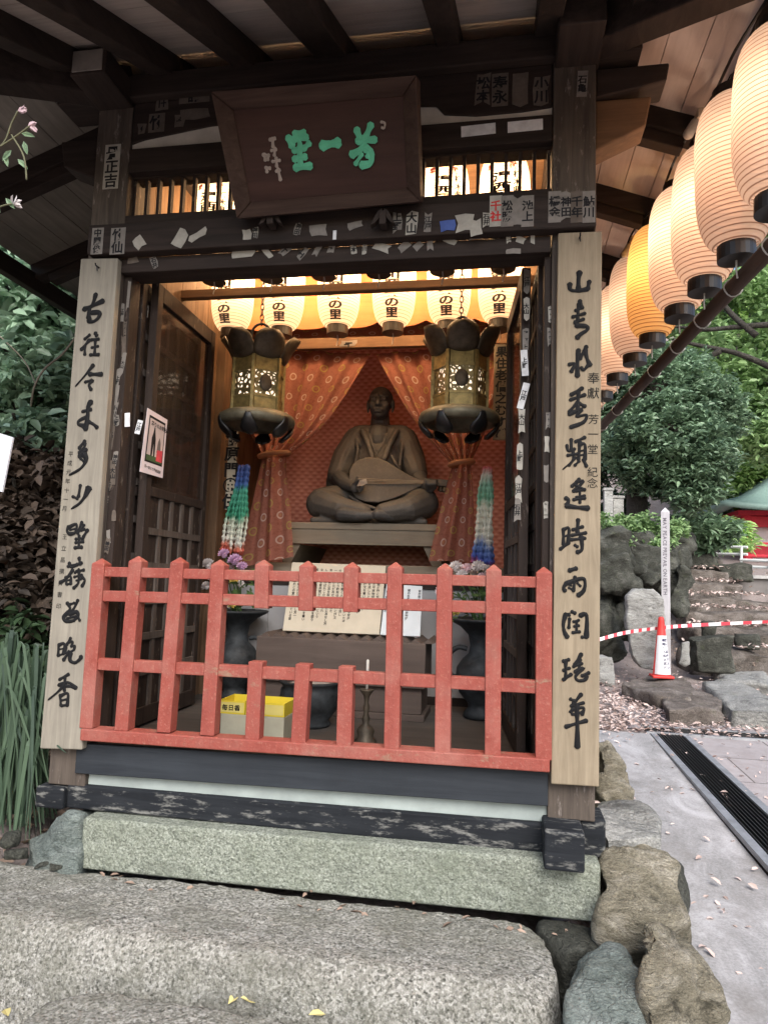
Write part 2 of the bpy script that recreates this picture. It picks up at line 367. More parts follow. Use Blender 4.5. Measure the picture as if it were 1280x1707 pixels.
for x0, x1, m_ in ((-.985, -.835, wy), (.83, .985, wy)): hbox('eaves_beam', m_, (x0, -.20, 2.478), (x1, 2.2, 2.582), .006)
hbox('beam_end_cap', plain('pale_beam_end', (.20, .18, .16), .9), (-.972, -.206, 2.488), (-.848, -.201, 2.572), .002)
# bracket arms either side of the right post and left post
P(MB().prism([(.976, .03, 2.17), (1.15, .03, 2.25), (1.17, .03, 2.36), (.976, .03, 2.36)], (0, .11, 0)), 'bracket_arm', wwarm, bevel=.006)
P(MB().prism([(.976, .02, 2.365), (1.22, .02, 2.41), (1.23, .02, 2.475), (.976, .02, 2.475)], (0, .12, 0)), 'bracket_arm', wx, bevel=.006)
P(MB().prism([(-.986, .03, 2.20), (-1.15, .03, 2.27), (-1.17, .03, 2.38), (-.986, .03, 2.38)], (0, .11, 0)), 'bracket_arm', wx, bevel=.006)
# transom lattice
fr = P(MB().box((-.833, .03, 2.0165), (.822, .075, 2.024)).box((-.833, .03, 2.190), (.822, .075, 2.1975)), 'transom_window', wx)
mb = MB()
for i in range(33):
    x = -.825 + i*.0512; mb.box((x-.006, .04, 2.024), (x+.006, .062, 2.19))
mb.build('lattice_bars', wz, hall)
# roof: front and side slopes with rafters, boards and hip rafters
SF, SS, EY, EX = .46, .38, -.80, 1.47
EXL = 1.95
def roofz(x, y, s): return 2.60 + (SF*y if abs(y) > 0 and s == 0 else 0)
for i, x in enumerate((-1.33, -1.02, -.70, -.355, -.005, .44, .80, 1.1)):
    y1 = .30 if abs(x) < .9 else -.02-(abs(x)-.95)*SS/SF
    if y1 < -.45: continue
    P(MB().beam((x, EY, 2.645+SF*EY), (x, y1, 2.645+SF*y1), .085 if abs(x) > .05 else .12, .085), 'rafter', wy, bevel=.004)
for s in (-1, 1):
    EX = 1.47 if s > 0 else EXL
    for i, y in enumerate((.42, 1.05, 1.72, 2.4) if s > 0 else (-.28, .30, .95, 1.6, 2.3)):
        P(MB().beam((s*.9, max(y, -(EX-.9)), 2.655) if y > 0 else (s*1.25, y, 2.655-SS*.35), (s*EX, y, 2.655-SS*(EX-.9)), .09, .085), 'rafter', wx, bevel=.004)
        if y > 0: P(MB().beam((s*1.0, y+.0, 2.545), (s*(EX-.1), y, 2.545-SS*(EX-1.1)), .06, .05), 'under_rafter', wx, bevel=.004)
    d = .62 if s > 0 else .80; P(MB().beam((s*.88, .05, 2.60), (s*(.92+d*1.05), -d*1.02, 2.60-SF*d*.98), .11, .13), 'hip_rafter', wy, bevel=.006)
    P(MB().beam((s*(EX+.0), -.62, 2.50-SS*(EX-.9)+.10), (s*(EX-.0), 2.6, 2.50-SS*(EX-.9)+.10), .05, .10), 'eaves_fascia', wy, bevel=.004)
P(MB().beam((-1.95, EY, 2.68+SF*EY), (1.5, EY, 2.68+SF*EY), .05, .09), 'eaves_fascia', wx, bevel=.004)
mb = MB()
for k in range(9):                                    # boards of the front slope, each a long plank across
    ya = .32-k*.13; yb = ya-.1275
    if yb < EY: break
    xa = .93 + max(0, -ya)*SF/SS; xb = .93 + max(0, -yb)*SF/SS; xa = min(xa, 1.47); xb = min(xb, 1.47); ja = min(.93 + max(0, -ya)*SF/SS, EXL); jb = min(.93 + max(0, -yb)*SF/SS, EXL)
    za, zb = 2.69+SF*ya, 2.69+SF*yb
    mb.prism([(-ja, ya, za), (xa, ya, za), (xb, yb, zb), (-jb, yb, zb)], (0, 0, .02))
P(mb, 'roof_boards', wroof)
for s in (-1, 1):
    mb = MB(); EX = 1.47 if s > 0 else EXL
    for k in range(10):
        xa = .86+k*.123; xb = xa+.120; za, zb = 2.70-SS*(xa-.9), 2.70-SS*(xb-.9)
        ya, yb = -max(0, xa-.93)*SS/SF, -max(0, xb-.93)*SS/SF
        if xb > EX+.02: break
        ya, yb = max(ya, EY), max(yb, EY)
        mb.prism([(s*xa, ya, za), (s*xb, yb, zb), (s*xb, 2.7, zb), (s*xa, 2.7, za)], (0, 0, .02))
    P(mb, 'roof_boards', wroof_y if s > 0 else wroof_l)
tilem = plain('green_grey_roofing', (.12, .15, .13), .6)
mb = MB(); zr = 2.76
a_ = [(-2.0, -.86, 2.34), (1.55, -.86, 2.34), (1.55, 2.75, 2.50), (-2.0, 2.75, 2.34)]; b_ = [(-.5, .8, 3.3), (.5, .8, 3.3), (.5, 1.3, 3.3), (-.5, 1.3, 3.3)]
mb.add([(x, y, z+.07) for x, y, z in a_]+b_, [(0, 1, 5, 4), (1, 2, 6, 5), (2, 3, 7, 6), (3, 0, 4, 7), (4, 5, 6, 7)])
P(mb, 'roof_covering', tilem)

# doors: two bifold leaves folded in on each side
glassm = Mat('old_door_glass', .06, .5); glassm.b.inputs['Transmission Weight'].default_value = 0.0
glassm.col((.05, .035, .028)); glassm.b.inputs['Alpha'].default_value = .45; glassm = glassm.m
def leaf(p, q, z0, z1, glazed, th=.034):
    """door leaf standing from p to q (plan points)"""
    p, q = Vector((p[0], p[1], 0)), Vector((q[0], q[1], 0)); d = (q-p); L = d.length; d.normalize(); n = Vector((-d.y, d.x, 0))
    def bar(mb, s0, s1, za, zb, t0=-th/2, t1=th/2):
        vs = [p + d*s + n*t + Vector((0, 0, z)) for z in (za, zb) for s, t in ((s0, t0), (s1, t0), (s1, t1), (s0, t1))]
        mb.add(vs, [(0,3,2,1),(4,5,6,7),(0,1,5,4),(1,2,6,5),(2,3,7,6),(3,0,4,7)])
    mb = MB(); bar(mb, 0, .045, z0, z1); bar(mb, L-.045, L, z0, z1); bar(mb, .0455, L-.0455, z1-.07, z1-.001); bar(mb, .0455, L-.0455, z0, z0+.07)
    zm = z0+(z1-z0)*.52; bar(mb, .0455, L-.0455, zm-.02, zm+.02)
    dr = mb.build('door', wz, hall, bevel=.003)
    lat = MB(); top = zm-.0205 if glazed else z1-.0705
    k = max(3, int(L/.12))
    for i in range(1, k): s = .045+(L-.09)*i/k; bar(lat, s-.014, s+.014, z0+.0705, top, -.014, .014)
    nz = int((top-z0)/.17)
    for i in range(1, nz+1): z = z0+.07+(top-z0-.07)*i/(nz+1); bar(lat, .046, L-.046, z-.014, z+.014, -.0165, .0165)
    lat.build('lattice', wlat, dr)
    bk = MB(); bar(bk, .046, L-.046, z0+.0705, top, -.006, -.002); bk.build('backing_panel', wz, dr)
    if glazed:
        g = MB(); bar(g, .046, L-.046, zm+.021, z1-.071, -.003, .003); g.build('glass_pane', glassm, dr)
    return dr
dl = leaf((-.775, .16), (-.785, .76), ZF+.01, 1.81, True)
leaf((-.815, .11), (-.85, .74), ZF+.01, 1.80, False)
dr_ = leaf((.742, .18), (.688, .74), ZF+.01, 1.81, True)
leaf((.80, .11), (.765, .72), ZF+.01, 1.80, False)
hbox('door_jamb', wz, (-.834, .02, ZF), (-.80, .09, 1.774), .003); hbox('door_jamb', wz, (.80, .02, ZF), (.824, .09, 1.774), .003)
# interior rails the lanterns hang before
hbox('lantern_rail', wwarm, (-.9, .60, 1.932), (.9, .64, 1.972), .003)
hbox('altar_beam', wwarm, (-.838, 1.201, 1.872), (.798, 1.24, 1.932), .003)
hbox('upper_altar_beam', wwarm, (-.838, 1.08, 2.36), (.798, 1.13, 2.46), .003)
for x in (-.82, .76): hbox('altar_jamb', wwarm_z, (x, 1.0615, 1.906), (x+.045, 1.10, 2.359), .002)

# ------------------------------------------------------------------ votive stickers on the timber (parts of the hall)
rs = random.Random(11); nst = [0]
def sticker(px, py, y, wd, ht, rot=0, m=None, text=None, tm=None, frame=False, x=None):
    c = A(px, py, y) if x is None else AX(px, py, x)
    if x is None: ex, ez, nn = Vector((cos(R(rot)), 0, sin(R(rot)))), Vector((-sin(R(rot)), 0, cos(R(rot)))), Vector((0, -1, 0))
    else: s = 1 if x < 0 else -1; ex, ez, nn = Vector((0, s*cos(R(rot)), sin(R(rot)))), Vector((0, -s*sin(R(rot)), cos(R(rot)))), Vector((s, 0, 0))
    nst[0] += 1; c = c + nn*(.0006 + .00002*(nst[0] % 40))
    j = lambda: 1 + (rs.uniform(-.32, .06) if text is None and m not in (paper[3],) else 0)
    pl = [(-1, -1), (0, -1), (1, -1), (1, 0), (1, 1), (0, 1), (-1, 1), (-1, 0)]
    pts = [c + ex*a*wd/2*j() + ez*b*ht/2*j() for a, b in pl]
    mb = MB(); mb.prism(pts, nn*.0008)
    o = mb.build('votive_sticker', m or paper[rs.choice((0, 1, 1, 1, 2, 2))], hall)
    if text:
        t = MB(); sz = min(wd*.92, ht*.94/len(text)); top = c + nn*.0016 + ez*(sz*len(text)*.5)
        write(t, text, top, ex, ez, sz, 1.0, bold=.028); t.build('lettering', tm or ink, o, normals=False)
    elif frame is not None and ht > wd*1.5 and wd > .018 and rs.random() < .75:
        t = MB(); tx = rs.choice(('江戸', '小川', '大山', '石井', '神田', '松本', '千代', '上野')); sz = min(wd*.85, ht*.45); write(t, tx, c + nn*.0016 + ez*sz, ex, ez, sz, 1.0, bold=.03); t.build('lettering', ink, o, normals=False)
    elif frame is not None and rs.random() < .3:
        t = MB(); kk = max(1, int(ht/wd+.3)); kk = min(kk, 3); sz = wd*.7
        for i in range(kk):
            for _ in range(3):
                a = c + nn*.0014 + ez*((kk/2-i-.5)*ht*.8/kk + rs.uniform(-.2, .2)*sz) + ex*rs.uniform(-.25, .25)*sz
                l = sz*rs.uniform(.15, .45); h_ = sz*.06; e1, e2 = (ex, ez) if rs.random() < .6 else (ez, ex)
                t.add([a-e1*l-e2*h_, a+e1*l-e2*h_, a+e1*l+e2*h_, a-e1*l+e2*h_], [(0, 1, 2, 3)])
        t.build('lettering', ink, o, normals=False)
    return o
S = sticker; FY = -.0555
S(187, 278, -.001, .068, .19, 0, paper[0], '丹正吉')
for px, t_, w_ in ((163, '中関俊', .05), (197, '竹仙', .062)): S(px, 402, FY, w_, .108, 0, paper[1], t_)
for px, t_, m_ in ((826, '千社', 0), (845, '松勝', 1), (862, None, 1), (879, '池上', 1), (924, '橋金', 1), (943, None, 1), (961, '千年', 2), (981, '鮎川', 1)):
    S(px, 352 if px < 900 else 345, FY, .043, .115, 0, paper[m_], t_, inkred if px == 826 else ink)
for px, py, w_, h_, r_, m_ in ((232, 404, .05, .06, 40, 0), (300, 398, .06, .08, -30, 0), (330, 392, .03, .08, -60, 0), (412, 391, .04, .05, 10, 0), (426, 388, .025, .05, 0, 0), (497, 382, .03, .05, -15, 1),
        (532, 384, .07, .05, 5, 1), (558, 392, .013, .035, 0, 3), (592, 376, .07, .03, 15, 1), (662, 370, .04, .09, 0, 1), (686, 372, .05, .09, 0, 0), (713, 372, .03, .08, 0, 1), (775, 372, .07, .07, 0, 0), (793, 380, .05, .07, 0, 0), (810, 366, .025, .06, 0, 0)):
    S(px, py, FY, w_, h_, r_, paper[m_])
S(745, 377, FY-.001, .062, .042, 2, plain('blue_paper', (.06, .10, .30), .8))
for i, (px, py, w_, h_, r_, m_) in enumerate(((222, 434, .05, .025, 8, 2), (258, 438, .03, .05, 20, 1), (405, 422, .10, .04, 3, 0), (445, 420, .06, .028, -50, 0), (475, 418, .05, .03, 40, 1), (505, 422, .06, .025, 50, 1), (530, 416, .06, .022, 60, 1), (553, 414, .03, .045, -10, 1),
        (590, 412, .025, .055, 0, 0), (608, 412, .02, .06, 0, 0), (636, 411, .075, .035, -22, 0), (673, 412, .05, .03, 40, 1), (696, 410, .045, .03, 40, 1), (717, 406, .025, .055, 0, 1), (750, 402, .055, .025, -25, 0), (793, 395, .05, .022, 3, 1), (847, 397, .018, .04, 10, 0), (867, 400, .04, .025, -20, 0), (887, 396, .016, .05, 0, 0), (855, 419, .06, .022, 0, 1))):
    S(px, py, -.0125, w_, h_, r_, paper[m_])
S(797, 217, -.0055, .125, .042, 2, paper[3], None, None, None); S(875, 210, -.0055, .125, .042, 1, paper[3], None, None, None)
for px in (805, 833, 867, 902): S(px, 150, .0045, .06, .13, 0, paper[2], '寿永' if px == 833 else None)
for px, py, w_, h_, t_ in ((325, 190, .14, .05, None), (325, 160, .13, .06, '講'), (262, 205, .07, .08, '竹'), (270, 175, .06, .05, None), (300, 200, .05, .06, None), (237, 215, .04, .05, None)): S(px, py, .0045, w_, h_, 0, paper[2], t_)
S(970, 140, -.001, .036, .10, -3, paper[1], '石亀')
S(580, 572, 1.200, .10, .035, 0, paper[1])
for k in range(17):                                    # left jamb and door stile, right stile
    py = 500 + k*26; S(211-k*1.9 + rs.uniform(-9, 9), py + rs.uniform(-8, 8), .019, rs.uniform(.014, .028), rs.uniform(.04, .13), rs.uniform(-9, 9), paper[rs.choice((1, 1, 2, 2, 2))])
for k in range(9): S(244-k*5.2, 520 + k*44, .158, .022, rs.uniform(.06, .11), rs.uniform(-4, 4), paper[rs.choice((1, 1, 2))])
for px, py in ((213, 700), (232, 712)): S(px, py, .0185, .022, .055, -12 if px > 220 else 4, paper[3])
for px, py, m_, r_ in ((878, 470, 1, 0), (877, 515, 0, 0), (876, 566, 1, 0), (874, 605, 3, 4), (872, 660, 3, -14), (869, 700, 0, 0), (866, 760, 0, 2), (864, 815, 0, 0), (862, 850, 1, 0)): S(px, py, .155, .025, .10, r_, paper[m_])
for px, py in ((917, 525), (916, 562), (913, 700), (911, 740), (910, 790), (909, 850)): S(px, py, .019, .018, .07, 0, paper[rs.choice((0, 1))])
# ------------------------------------------------------------------ hanging couplet boards, name board
def board(corners, mat, label, y):
    q = [A(px, py, y) for px, py in corners]
    t = thing('hanging_board', label, 'board', (q[2]+q[3])/2, 'couplet boards on the front posts')
    MB().prism(q, (0, .033, 0)).build('plank', mat, t, bevel=.004)
    return t
bl = board(((135, 431), (197, 430), (137, 1250), (67, 1248)), wboard_l, 'narrow greyed plank with eleven carved black characters, nearest the leafy bank', -.04)
br = board(((930, 388), (1003, 385), (998, 1312), (918, 1307)), wboard_r, 'tan plank with eleven carved black characters, on the post beside the outdoor lanterns', -.04)
inkb = plain('carved_ink', (.010, .010, .011), .75, .15)
L1 = '30 428,130 410,190 385,235 375,300;34 345,238 400,215 480,178;30 385,300 378,322 410,325 445,300 455,262 400,262;24 385,420 350,450;26 385,455 350,495 325,525;24 350,500 350,560;30 425,408 434,425;24 395,455 450,450;24 425,455 420,550;22 400,510 445,500;26 390,562 450,560;27 410,635 350,710 288,780t;32 385,700 420,700 470,700;24 355,755 400,742;26 405,745 380,775 395,810;36 395,895 375,930 370,1010 355,1090;26 335,965 395,950;26 370,1000 310,1030 305,1055 340,1065;28 370,1035 410,1055 438,1080;22 355,1095 320,1060;28 350,1175 310,1225;26 350,1190 345,1220 310,1260;30 360,1235 310,1285;40 345,1270 360,1310 320,1370 250,1412t;22 320,1300 345,1320;26 318,1490 305,1570;22 265,1570 300,1585;42 378,1510 350,1570 310,1620 265,1650t'
L2 = '24 235,160 225,195 245,215;24 240,165 290,145 285,200 245,215;18 245,185 280,178;24 330,130 300,210;22 310,190 350,180;26 370,185 340,235;22 345,150 325,190;22 285,250 340,245;22 310,225 308,310;24 285,275 340,268;26 280,312 330,308;26 310,385 318,430;24 240,420 255,450 300,430;22 230,445 330,420;26 265,470 220,530 175,560;22 215,520 220,570;22 215,525 250,515 250,570;16 220,545 250,540;20 225,572 250,567;20 310,465 280,490;22 290,480 345,470;20 275,520 330,505;22 310,480 305,560 270,600;24 330,520 350,545 330,585;16 290,545 325,535;26 225,705 245,740 235,770;24 300,685 280,730 255,770;22 245,715 275,705;28 235,770 200,805 215,835 260,835 300,800 290,770 240,785;20 225,815 290,800;22 300,800 315,830;22 215,835 275,830;24 165,1000 160,1080;24 165,1005 205,995 200,1065;16 165,1035 200,1030;20 165,1078 200,1066;24 250,955 220,1005;20 235,985 265,980 255,1015;22 215,1020 215,1060 270,1040 275,1010;26 240,1050 200,1110;28 250,1060 245,1110 280,1130 320,1100 322,1085;24 235,1212 170,1250;24 165,1290 230,1270 290,1310;24 210,1235 205,1330;28 205,1290 150,1345 95,1390t;26 215,1295 250,1300 285,1310;22 175,1360 180,1435;24 180,1365 230,1350 225,1435;18 185,1398 222,1390;22 185,1436 225,1431'
R1 = '40 272,100 265,160 265,225;34 205,180 210,220 260,228 330,215;36 340,165 330,215;36 275,300 285,340;28 265,320 260,430;28 225,410 310,385;30 240,450 300,425;34 250,470 320,475 325,500 280,530 255,555;24 240,440 260,480;28 245,365 295,345;36 265,640 258,720 258,820;28 200,740 240,735 215,790;32 320,615 275,700;36 310,640 325,700 345,745;26 335,740 300,780 285,760;34 290,905 215,950;30 210,985 310,950;32 265,930 260,1060;30 260,1000 200,1070;34 270,1010 310,1030;28 200,1085 290,1050 250,1100 320,1090 300,1140 210,1175;28 215,1260 215,1330;24 185,1300 195,1340 240,1325;26 225,1330 225,1400 160,1465t;26 190,1370 260,1360;24 245,1385 200,1440;28 245,1275 310,1245;28 275,1275 265,1400;28 270,1300 310,1295 310,1400;18 275,1340 305,1335;18 275,1370 305,1365;24 270,1410 240,1440;30 300,1400 320,1445;28 270,1535 220,1585;28 250,1555 300,1550 230,1620;26 250,1580 310,1610;22 250,1620 295,1610;24 275,1600 275,1700;22 250,1660 310,1650'
R2 = '30 165,40 185,55 170,85;36 170,90 240,100 310,105;24 215,50 290,40;26 150,240 150,340;26 150,245 185,235 180,330;18 150,290 180,280;26 130,370 185,330;30 245,180 240,260;26 210,245 275,225;26 205,280 295,265;26 200,310 290,300;32 265,290 270,370 240,390;26 225,345 240,355;34 190,508 232,495;30 170,590 150,620 160,640;30 175,590 270,560 290,590 280,640 245,670;26 225,550 215,640;20 185,620 205,630;20 240,590 260,610;18 190,600 200,606;30 165,790 150,850 155,900 175,940;24 185,790 188,800;28 205,775 225,785;34 260,800 300,800 298,940;24 190,820 185,880;22 215,840 250,830;22 220,870 250,865;22 235,840 235,905;24 210,910 255,905;26 270,940 300,940;28 150,1095 185,1085;26 165,1100 165,1200;24 150,1155 190,1140;28 150,1215 200,1180;30 265,1050 225,1120;24 215,1130 270,1110;24 260,1085 250,1150;26 225,1165 280,1140 230,1190 245,1220 290,1215 300,1190;26 270,1190 315,1170;26 195,1340 215,1350;30 265,1310 215,1370;26 200,1385 280,1365;24 195,1420 210,1440;26 205,1410 280,1395 270,1440;20 215,1440 270,1425;28 165,1520 230,1500 300,1480;36 235,1380 240,1500 240,1650'
BY = -.0412
mb = MB(); strokes(mb, L1, 60, 460, 4.269, BY); strokes(mb, L2, 60, 840, 4.269, BY); mb.build('inscription', inkb, bl, normals=False)
mb = MB(); strokes(mb, R1, 900, 430, 4.1636, BY); strokes(mb, R2, 900, 820, 3.8818, BY); mb.build('inscription', inkb, br, normals=False)
def column(text, p0, p1, size, par, bold=.0, name='small_inscription'):
    a, b = A(p0[0], p0[1], BY), A(p1[0], p1[1], BY); u_ = (a-b).normalized(); r_ = Vector((u_.z, 0, -u_.x)); t = MB()
    write(t, text, a, r_, u_, size, (a-b).length/len(text)/size, bold=bold); t.build(name, inkb, par, normals=False)
column('平成元年十一月', (119, 752), (107, 858), .022, bl); column('王立昌撰并書印', (109, 890), (97, 1025), .022, bl)
column('奉獻', (989, 620), (988, 670), .042, br); column('芳一堂', (989, 690), (987, 765), .036, br); column('紀念', (987, 778), (987, 815), .036, br)
for par, px, py in ((bl, 163, 447), (br, 966, 398)):
    c = A(px, py, -.05); MB().tube([c+Vector((0, .02, .006)), c+Vector((0, -.012, .006)), c+Vector((0, -.016, .014))], .003, 6).tube([c+Vector((0, -.004, .006)), c+Vector((.002, -.004, -.012))], .0025, 6).build('hook', iron, par)
# name board, leaning out from the lintel
signw = wood('dark_red_brown_board', (.032, .013, .010), (.06, .027, .02), axis=0, rough=.6, scale=.7); framew = wood('dark_brown_frame', (.035, .018, .013), (.075, .045, .034), axis=0)
yt, yb = -.27, -.085
q = [A(360, 157, yt), A(697, 130, yt), A(703, 337, yb), A(402, 365, yb)]
nb = thing('name_board', 'dark framed name board with three green characters leaning over the entrance', 'signboard', (q[2]+q[3])/2)
nrm = (q[1]-q[0]).cross(q[0]-q[3]).normalized()
if nrm.y > 0: nrm = -nrm
def sp(a, b, off=0.0):                                # a: 0..1 across, b: 0..1 down
    return q[0].lerp(q[1], a).lerp(q[3].lerp(q[2], a), b) + nrm*off
MB().prism([sp(.05, .1), sp(.95, .1), sp(.95, .9), sp(.05, .9)], -nrm*.02).build('panel', signw, nb)
def fbar(a0, b0, a1, b1, a2, b2, a3, b3):
    lo = [sp(a0, b0, .045), sp(a1, b1, .045), sp(a2, b2, .004), sp(a3, b3, .004)]; hi = [p_-nrm*.05 for p_ in (sp(a0, b0), sp(a1, b1), sp(a2, b2), sp(a3, b3))]
    m = MB(); m.add(lo+hi, [(0, 1, 2, 3), (7, 6, 5, 4), (0, 4, 5, 1), (1, 5, 6, 2), (2, 6, 7, 3), (3, 7, 4, 0)]); m.build('frame_side', framew, nb, bevel=.004)
e = .075; g = .13
fbar(0, 0, 1, 0, 1-e, g, e, g); fbar(0, 1, 1, 1, 1-e, 1-g, e, 1-g); fbar(0, .0, 0, 1, e, 1-g, e, g); fbar(1, 0, 1, 1, 1-e, 1-g, 1-e, g)
green = plain('green_paint', (.10, .42, .26), .7, var=.2); grey_ink = plain('pale_carved_letters', (.30, .25, .22), .8)
def onsign(px, py):                                   # where the sight line meets the board
    d = ray(px, py); o_ = sp(.5, .5, .006); t_ = (o_-CAM).dot(nrm)/d.dot(nrm); return CAM + d*t_
mb = MB()
strokes(mb, '60 300,245 330,310;50 350,210 430,200;55 340,260 450,240;50 470,290 430,330;50 380,220 400,330;50 345,350 430,330;55 390,330 400,470;55 350,420 440,400;60 360,490 480,475;75 580,310 650,295 710,285;60 860,180 890,260;60 975,140 930,250;60 870,270 1010,260;60 930,240 900,330 820,385;60 930,330 980,370 970,450 900,470;40 900,380 850,460;45 960,340 950,400', 420, 180, 4.923, 0, nrm, onsign)
mb.build('inscription', green, nb, normals=False)
mb = MB(); strokes(mb, '32 150,260 190,250;30 170,250 175,320;26 160,350 200,340;28 190,330 185,390;26 170,440 230,430;28 200,410 205,480;26 200,520 230,510;30 215,500 235,590;32 95,385 140,390;30 105,380 110,430;30 135,390 130,425;30 115,490 150,495;30 120,490 125,525;20 1060,115 1090,125 1085,165 1065,160', 420, 180, 4.923, 0, nrm, onsign); mb.build('small_inscription', grey_ink, nb, normals=False)
for px in (455, 640):                                 # the carved brackets that carry the board
    c = A(px, 372, -.075); m = MB()
    for s in (-1, 1): m.prism([c+Vector((0, 0, .045)), c+Vector((s*.02, 0, .03)), c+Vector((s*.045, 0, -.02)), c+Vector((s*.028, 0, -.012)), c+Vector((s*.008, 0, .012))], (0, -.03, 0))
    m.box(c+Vector((-.012, -.035, -.02)), c+Vector((.012, .015, .03))); m.build('support_bracket', wx, nb, bevel=.002)

# ------------------------------------------------------------------ red fence
fence = thing('picket_fence', 'faded red wooden picket fence standing across the shrine opening', 'fence', (0, 0, -.01))
FYc = -.02
def FP(px, py): return A(px, py, FYc)
def picket(xt, xb, yt, yb, pyr=True, wd=.052, d0=-.026, d1=.026):
    a, b = FP(xt, yt), FP(xb, yb); h = wd/2
    m = MB(); zs = a.z - (.022 if pyr else .0)
    lo = [(b.x+s*h, FYc+t, b.z) for s, t in ((-1, d0), (1, d0), (1, d1), (-1, d1))]; hi = [(a.x+s*h, FYc+t, zs) for s, t in ((-1, d0), (1, d0), (1, d1), (-1, d1))]
    if pyr: m.add(lo+hi+[(a.x, FYc, a.z)], [(0, 3, 2, 1)]+[(i, (i+1) % 4, 4+(i+1) % 4, 4+i) for i in range(4)]+[(4+i, 4+(i+1) % 4, 8) for i in range(4)])
    else: m.add(lo+hi, [(0, 3, 2, 1), (4, 5, 6, 7)]+[(i, (i+1) % 4, 4+(i+1) % 4, 4+i) for i in range(4)])
    m.build('picket', red, fence, bevel=.003)
for xt, yt_, xb, yb_ in ((171, 930, 150, 1228), (232, 926, 208, 1232), (301, 928, 278, 1235), (368, 932, 350, 1240), (660, 936, 654, 1268), (742, 938, 738, 1268), (823, 940, 821, 1275), (906, 944, 905, 1280)):
    picket(xt, xb, yt_, FP(xb, yb_) and yb_ - 16)
for xt, yt_, xb, yb_ in ((441, 932, 439, 1014), (514, 934, 512, 1018), (588, 936, 586, 1020)): picket(xt, xb, yt_, yb_)
for xt, yt_, xb, yb_ in ((430, 1102, 424, 1231), (508, 1106, 500, 1237), (579, 1110, 575, 1246)): picket(xt, xb, yt_, yb_, False)
def rail(x0, yc0, x1, yc1, hh, d0=-.018, d1=.018, name='rail'):
    a, b = FP(x0, yc0), FP(x1, yc1); MB().prism([(a.x, FYc+d0, a.z-hh/2), (b.x, FYc+d0, b.z-hh/2), (b.x, FYc+d0, b.z+hh/2), (a.x, FYc+d0, a.z+hh/2)], (0, d1-d0, 0)).build(name, red, fence, bevel=.003)
rail(172, 953, 906, 971, .037); rail(170, 993, 906, 1015, .04); rail(160, 1106, 906, 1145, .042); 
a, b = FP(143, 1221), FP(915, 1272)
MB().prism([(a.x, FYc-.034, a.z-.022), (b.x, FYc-.034, b.z-.022), (b.x, FYc-.034, b.z+.02), (a.x, FYc-.034, a.z+.02)], (0, .07, 0)).build('bottom_rail', red, fence, bevel=.004)
# ------------------------------------------------------------------ paper lanterns
def papermat(name, c, e, tr=.62, thru=.42, dim=.55):
    m = Mat(name, .8, .15); z = m.n.new('ShaderNodeSeparateXYZ'); m.L(m.co.outputs['Object'], z.inputs[0])
    w_ = m.math('SINE', m.math('MULTIPLY', z.outputs[2], 2*pi/.0150)); rib = m.ramp(m.math('ADD', m.math('MULTIPLY', w_, .5), .5), [(.0, 0), (.78, 0), (.93, 1)])
    n = m.noise(m.mapn((1, 1, 1)), 7, 5, .6); cc = m.mix(m.ramp(n, [(.35, 0), (.7, .35)]), c, tuple(x*.8 for x in c))
    cc = m.mix(m.math('MULTIPLY', rib, .8), cc, (.20, .075, .035)); m.col(cc); m.bump(w_, .4, .003)
    t = m.n.new('ShaderNodeBsdfTranslucent'); cd_ = m.mix(1.0, cc, (dim,)*3, 'MULTIPLY'); m.L(cd_, t.inputs[0]); ms = m.n.new('ShaderNodeMixShader'); ms.inputs[0].default_value = tr
    m.L(m.b.outputs[0], ms.inputs[1]); m.L(t.outputs[0], ms.inputs[2])
    m.L(cc, m.b.inputs['Emission Color']); m.b.inputs['Emission Strength'].default_value = e
    tp = m.n.new('ShaderNodeBsdfTransparent'); tp.inputs[0].default_value = tuple(min(1, x*1.05) for x in c)+(1,); m2 = m.n.new('ShaderNodeMixShader'); fth = m.math('MULTIPLY', m.math('SUBTRACT', 1.0, rib), thru); m.L(fth, m2.inputs[0]); m.L(ms.outputs[0], m2.inputs[1]); m.L(tp.outputs[0], m2.inputs[2]); m.L(m2.outputs[0], m.n['Material Output'].inputs[0]); return m.m
p_in = papermat('warm_lantern_paper', (.95, .82, .66), .2, .62, .5, .42); p_out = papermat('pink_lantern_paper', (.92, .74, .61), .12, .62, .32, .55); p_yel = papermat('amber_lantern_paper', (.92, .64, .34), .12, .62, .30, .5)
LH, LR = .48, .112
def lr(z):                                            # radius at height z of the shade, 0..LH
    t = abs(2*z/LH-1); return .05 + (LR-.05)*max(0, 1-t**3.2)**.5
def onlan(s, z, off=.0016):
    r_ = lr(min(max(z, .004), LH-.004)) + off; a = s/LR; return Vector((r_*sin(a), -r_*cos(a), z))
def lan_text(mb, text, s, z, size, step, squeeze=1.0, bold=.03, tall=1.0):
    for ch in text:
        vs, fs, adv = glyph(ch, bold); bm = bmesh.new(); vv = [bm.verts.new((x*size*squeeze+s, y*size*tall+z-size*tall/2, 0)) for x, y in vs]
        for f in fs:
            try: bm.faces.new([vv[i] for i in f])
            except ValueError: pass
        bmesh.ops.triangulate(bm, faces=bm.faces[:])
        for _ in range(3):
            ed = [e for e in bm.edges if e.calc_length() > .014]
            if not ed: break
            bmesh.ops.subdivide_edges(bm, edges=ed, cuts=1); bmesh.ops.triangulate(bm, faces=bm.faces[:])
        bm.verts.index_update(); mb.add([onlan(v.co.x, v.co.y) for v in bm.verts], [tuple(v.index for v in f.verts) for f in bm.faces]); bm.free(); z -= step
def bulb_light(name, energy, col_):
    l = bpy.data.lights.new(name, 'POINT'); l.energy = energy; l.color = col_; l.shadow_soft_size = .03; return l
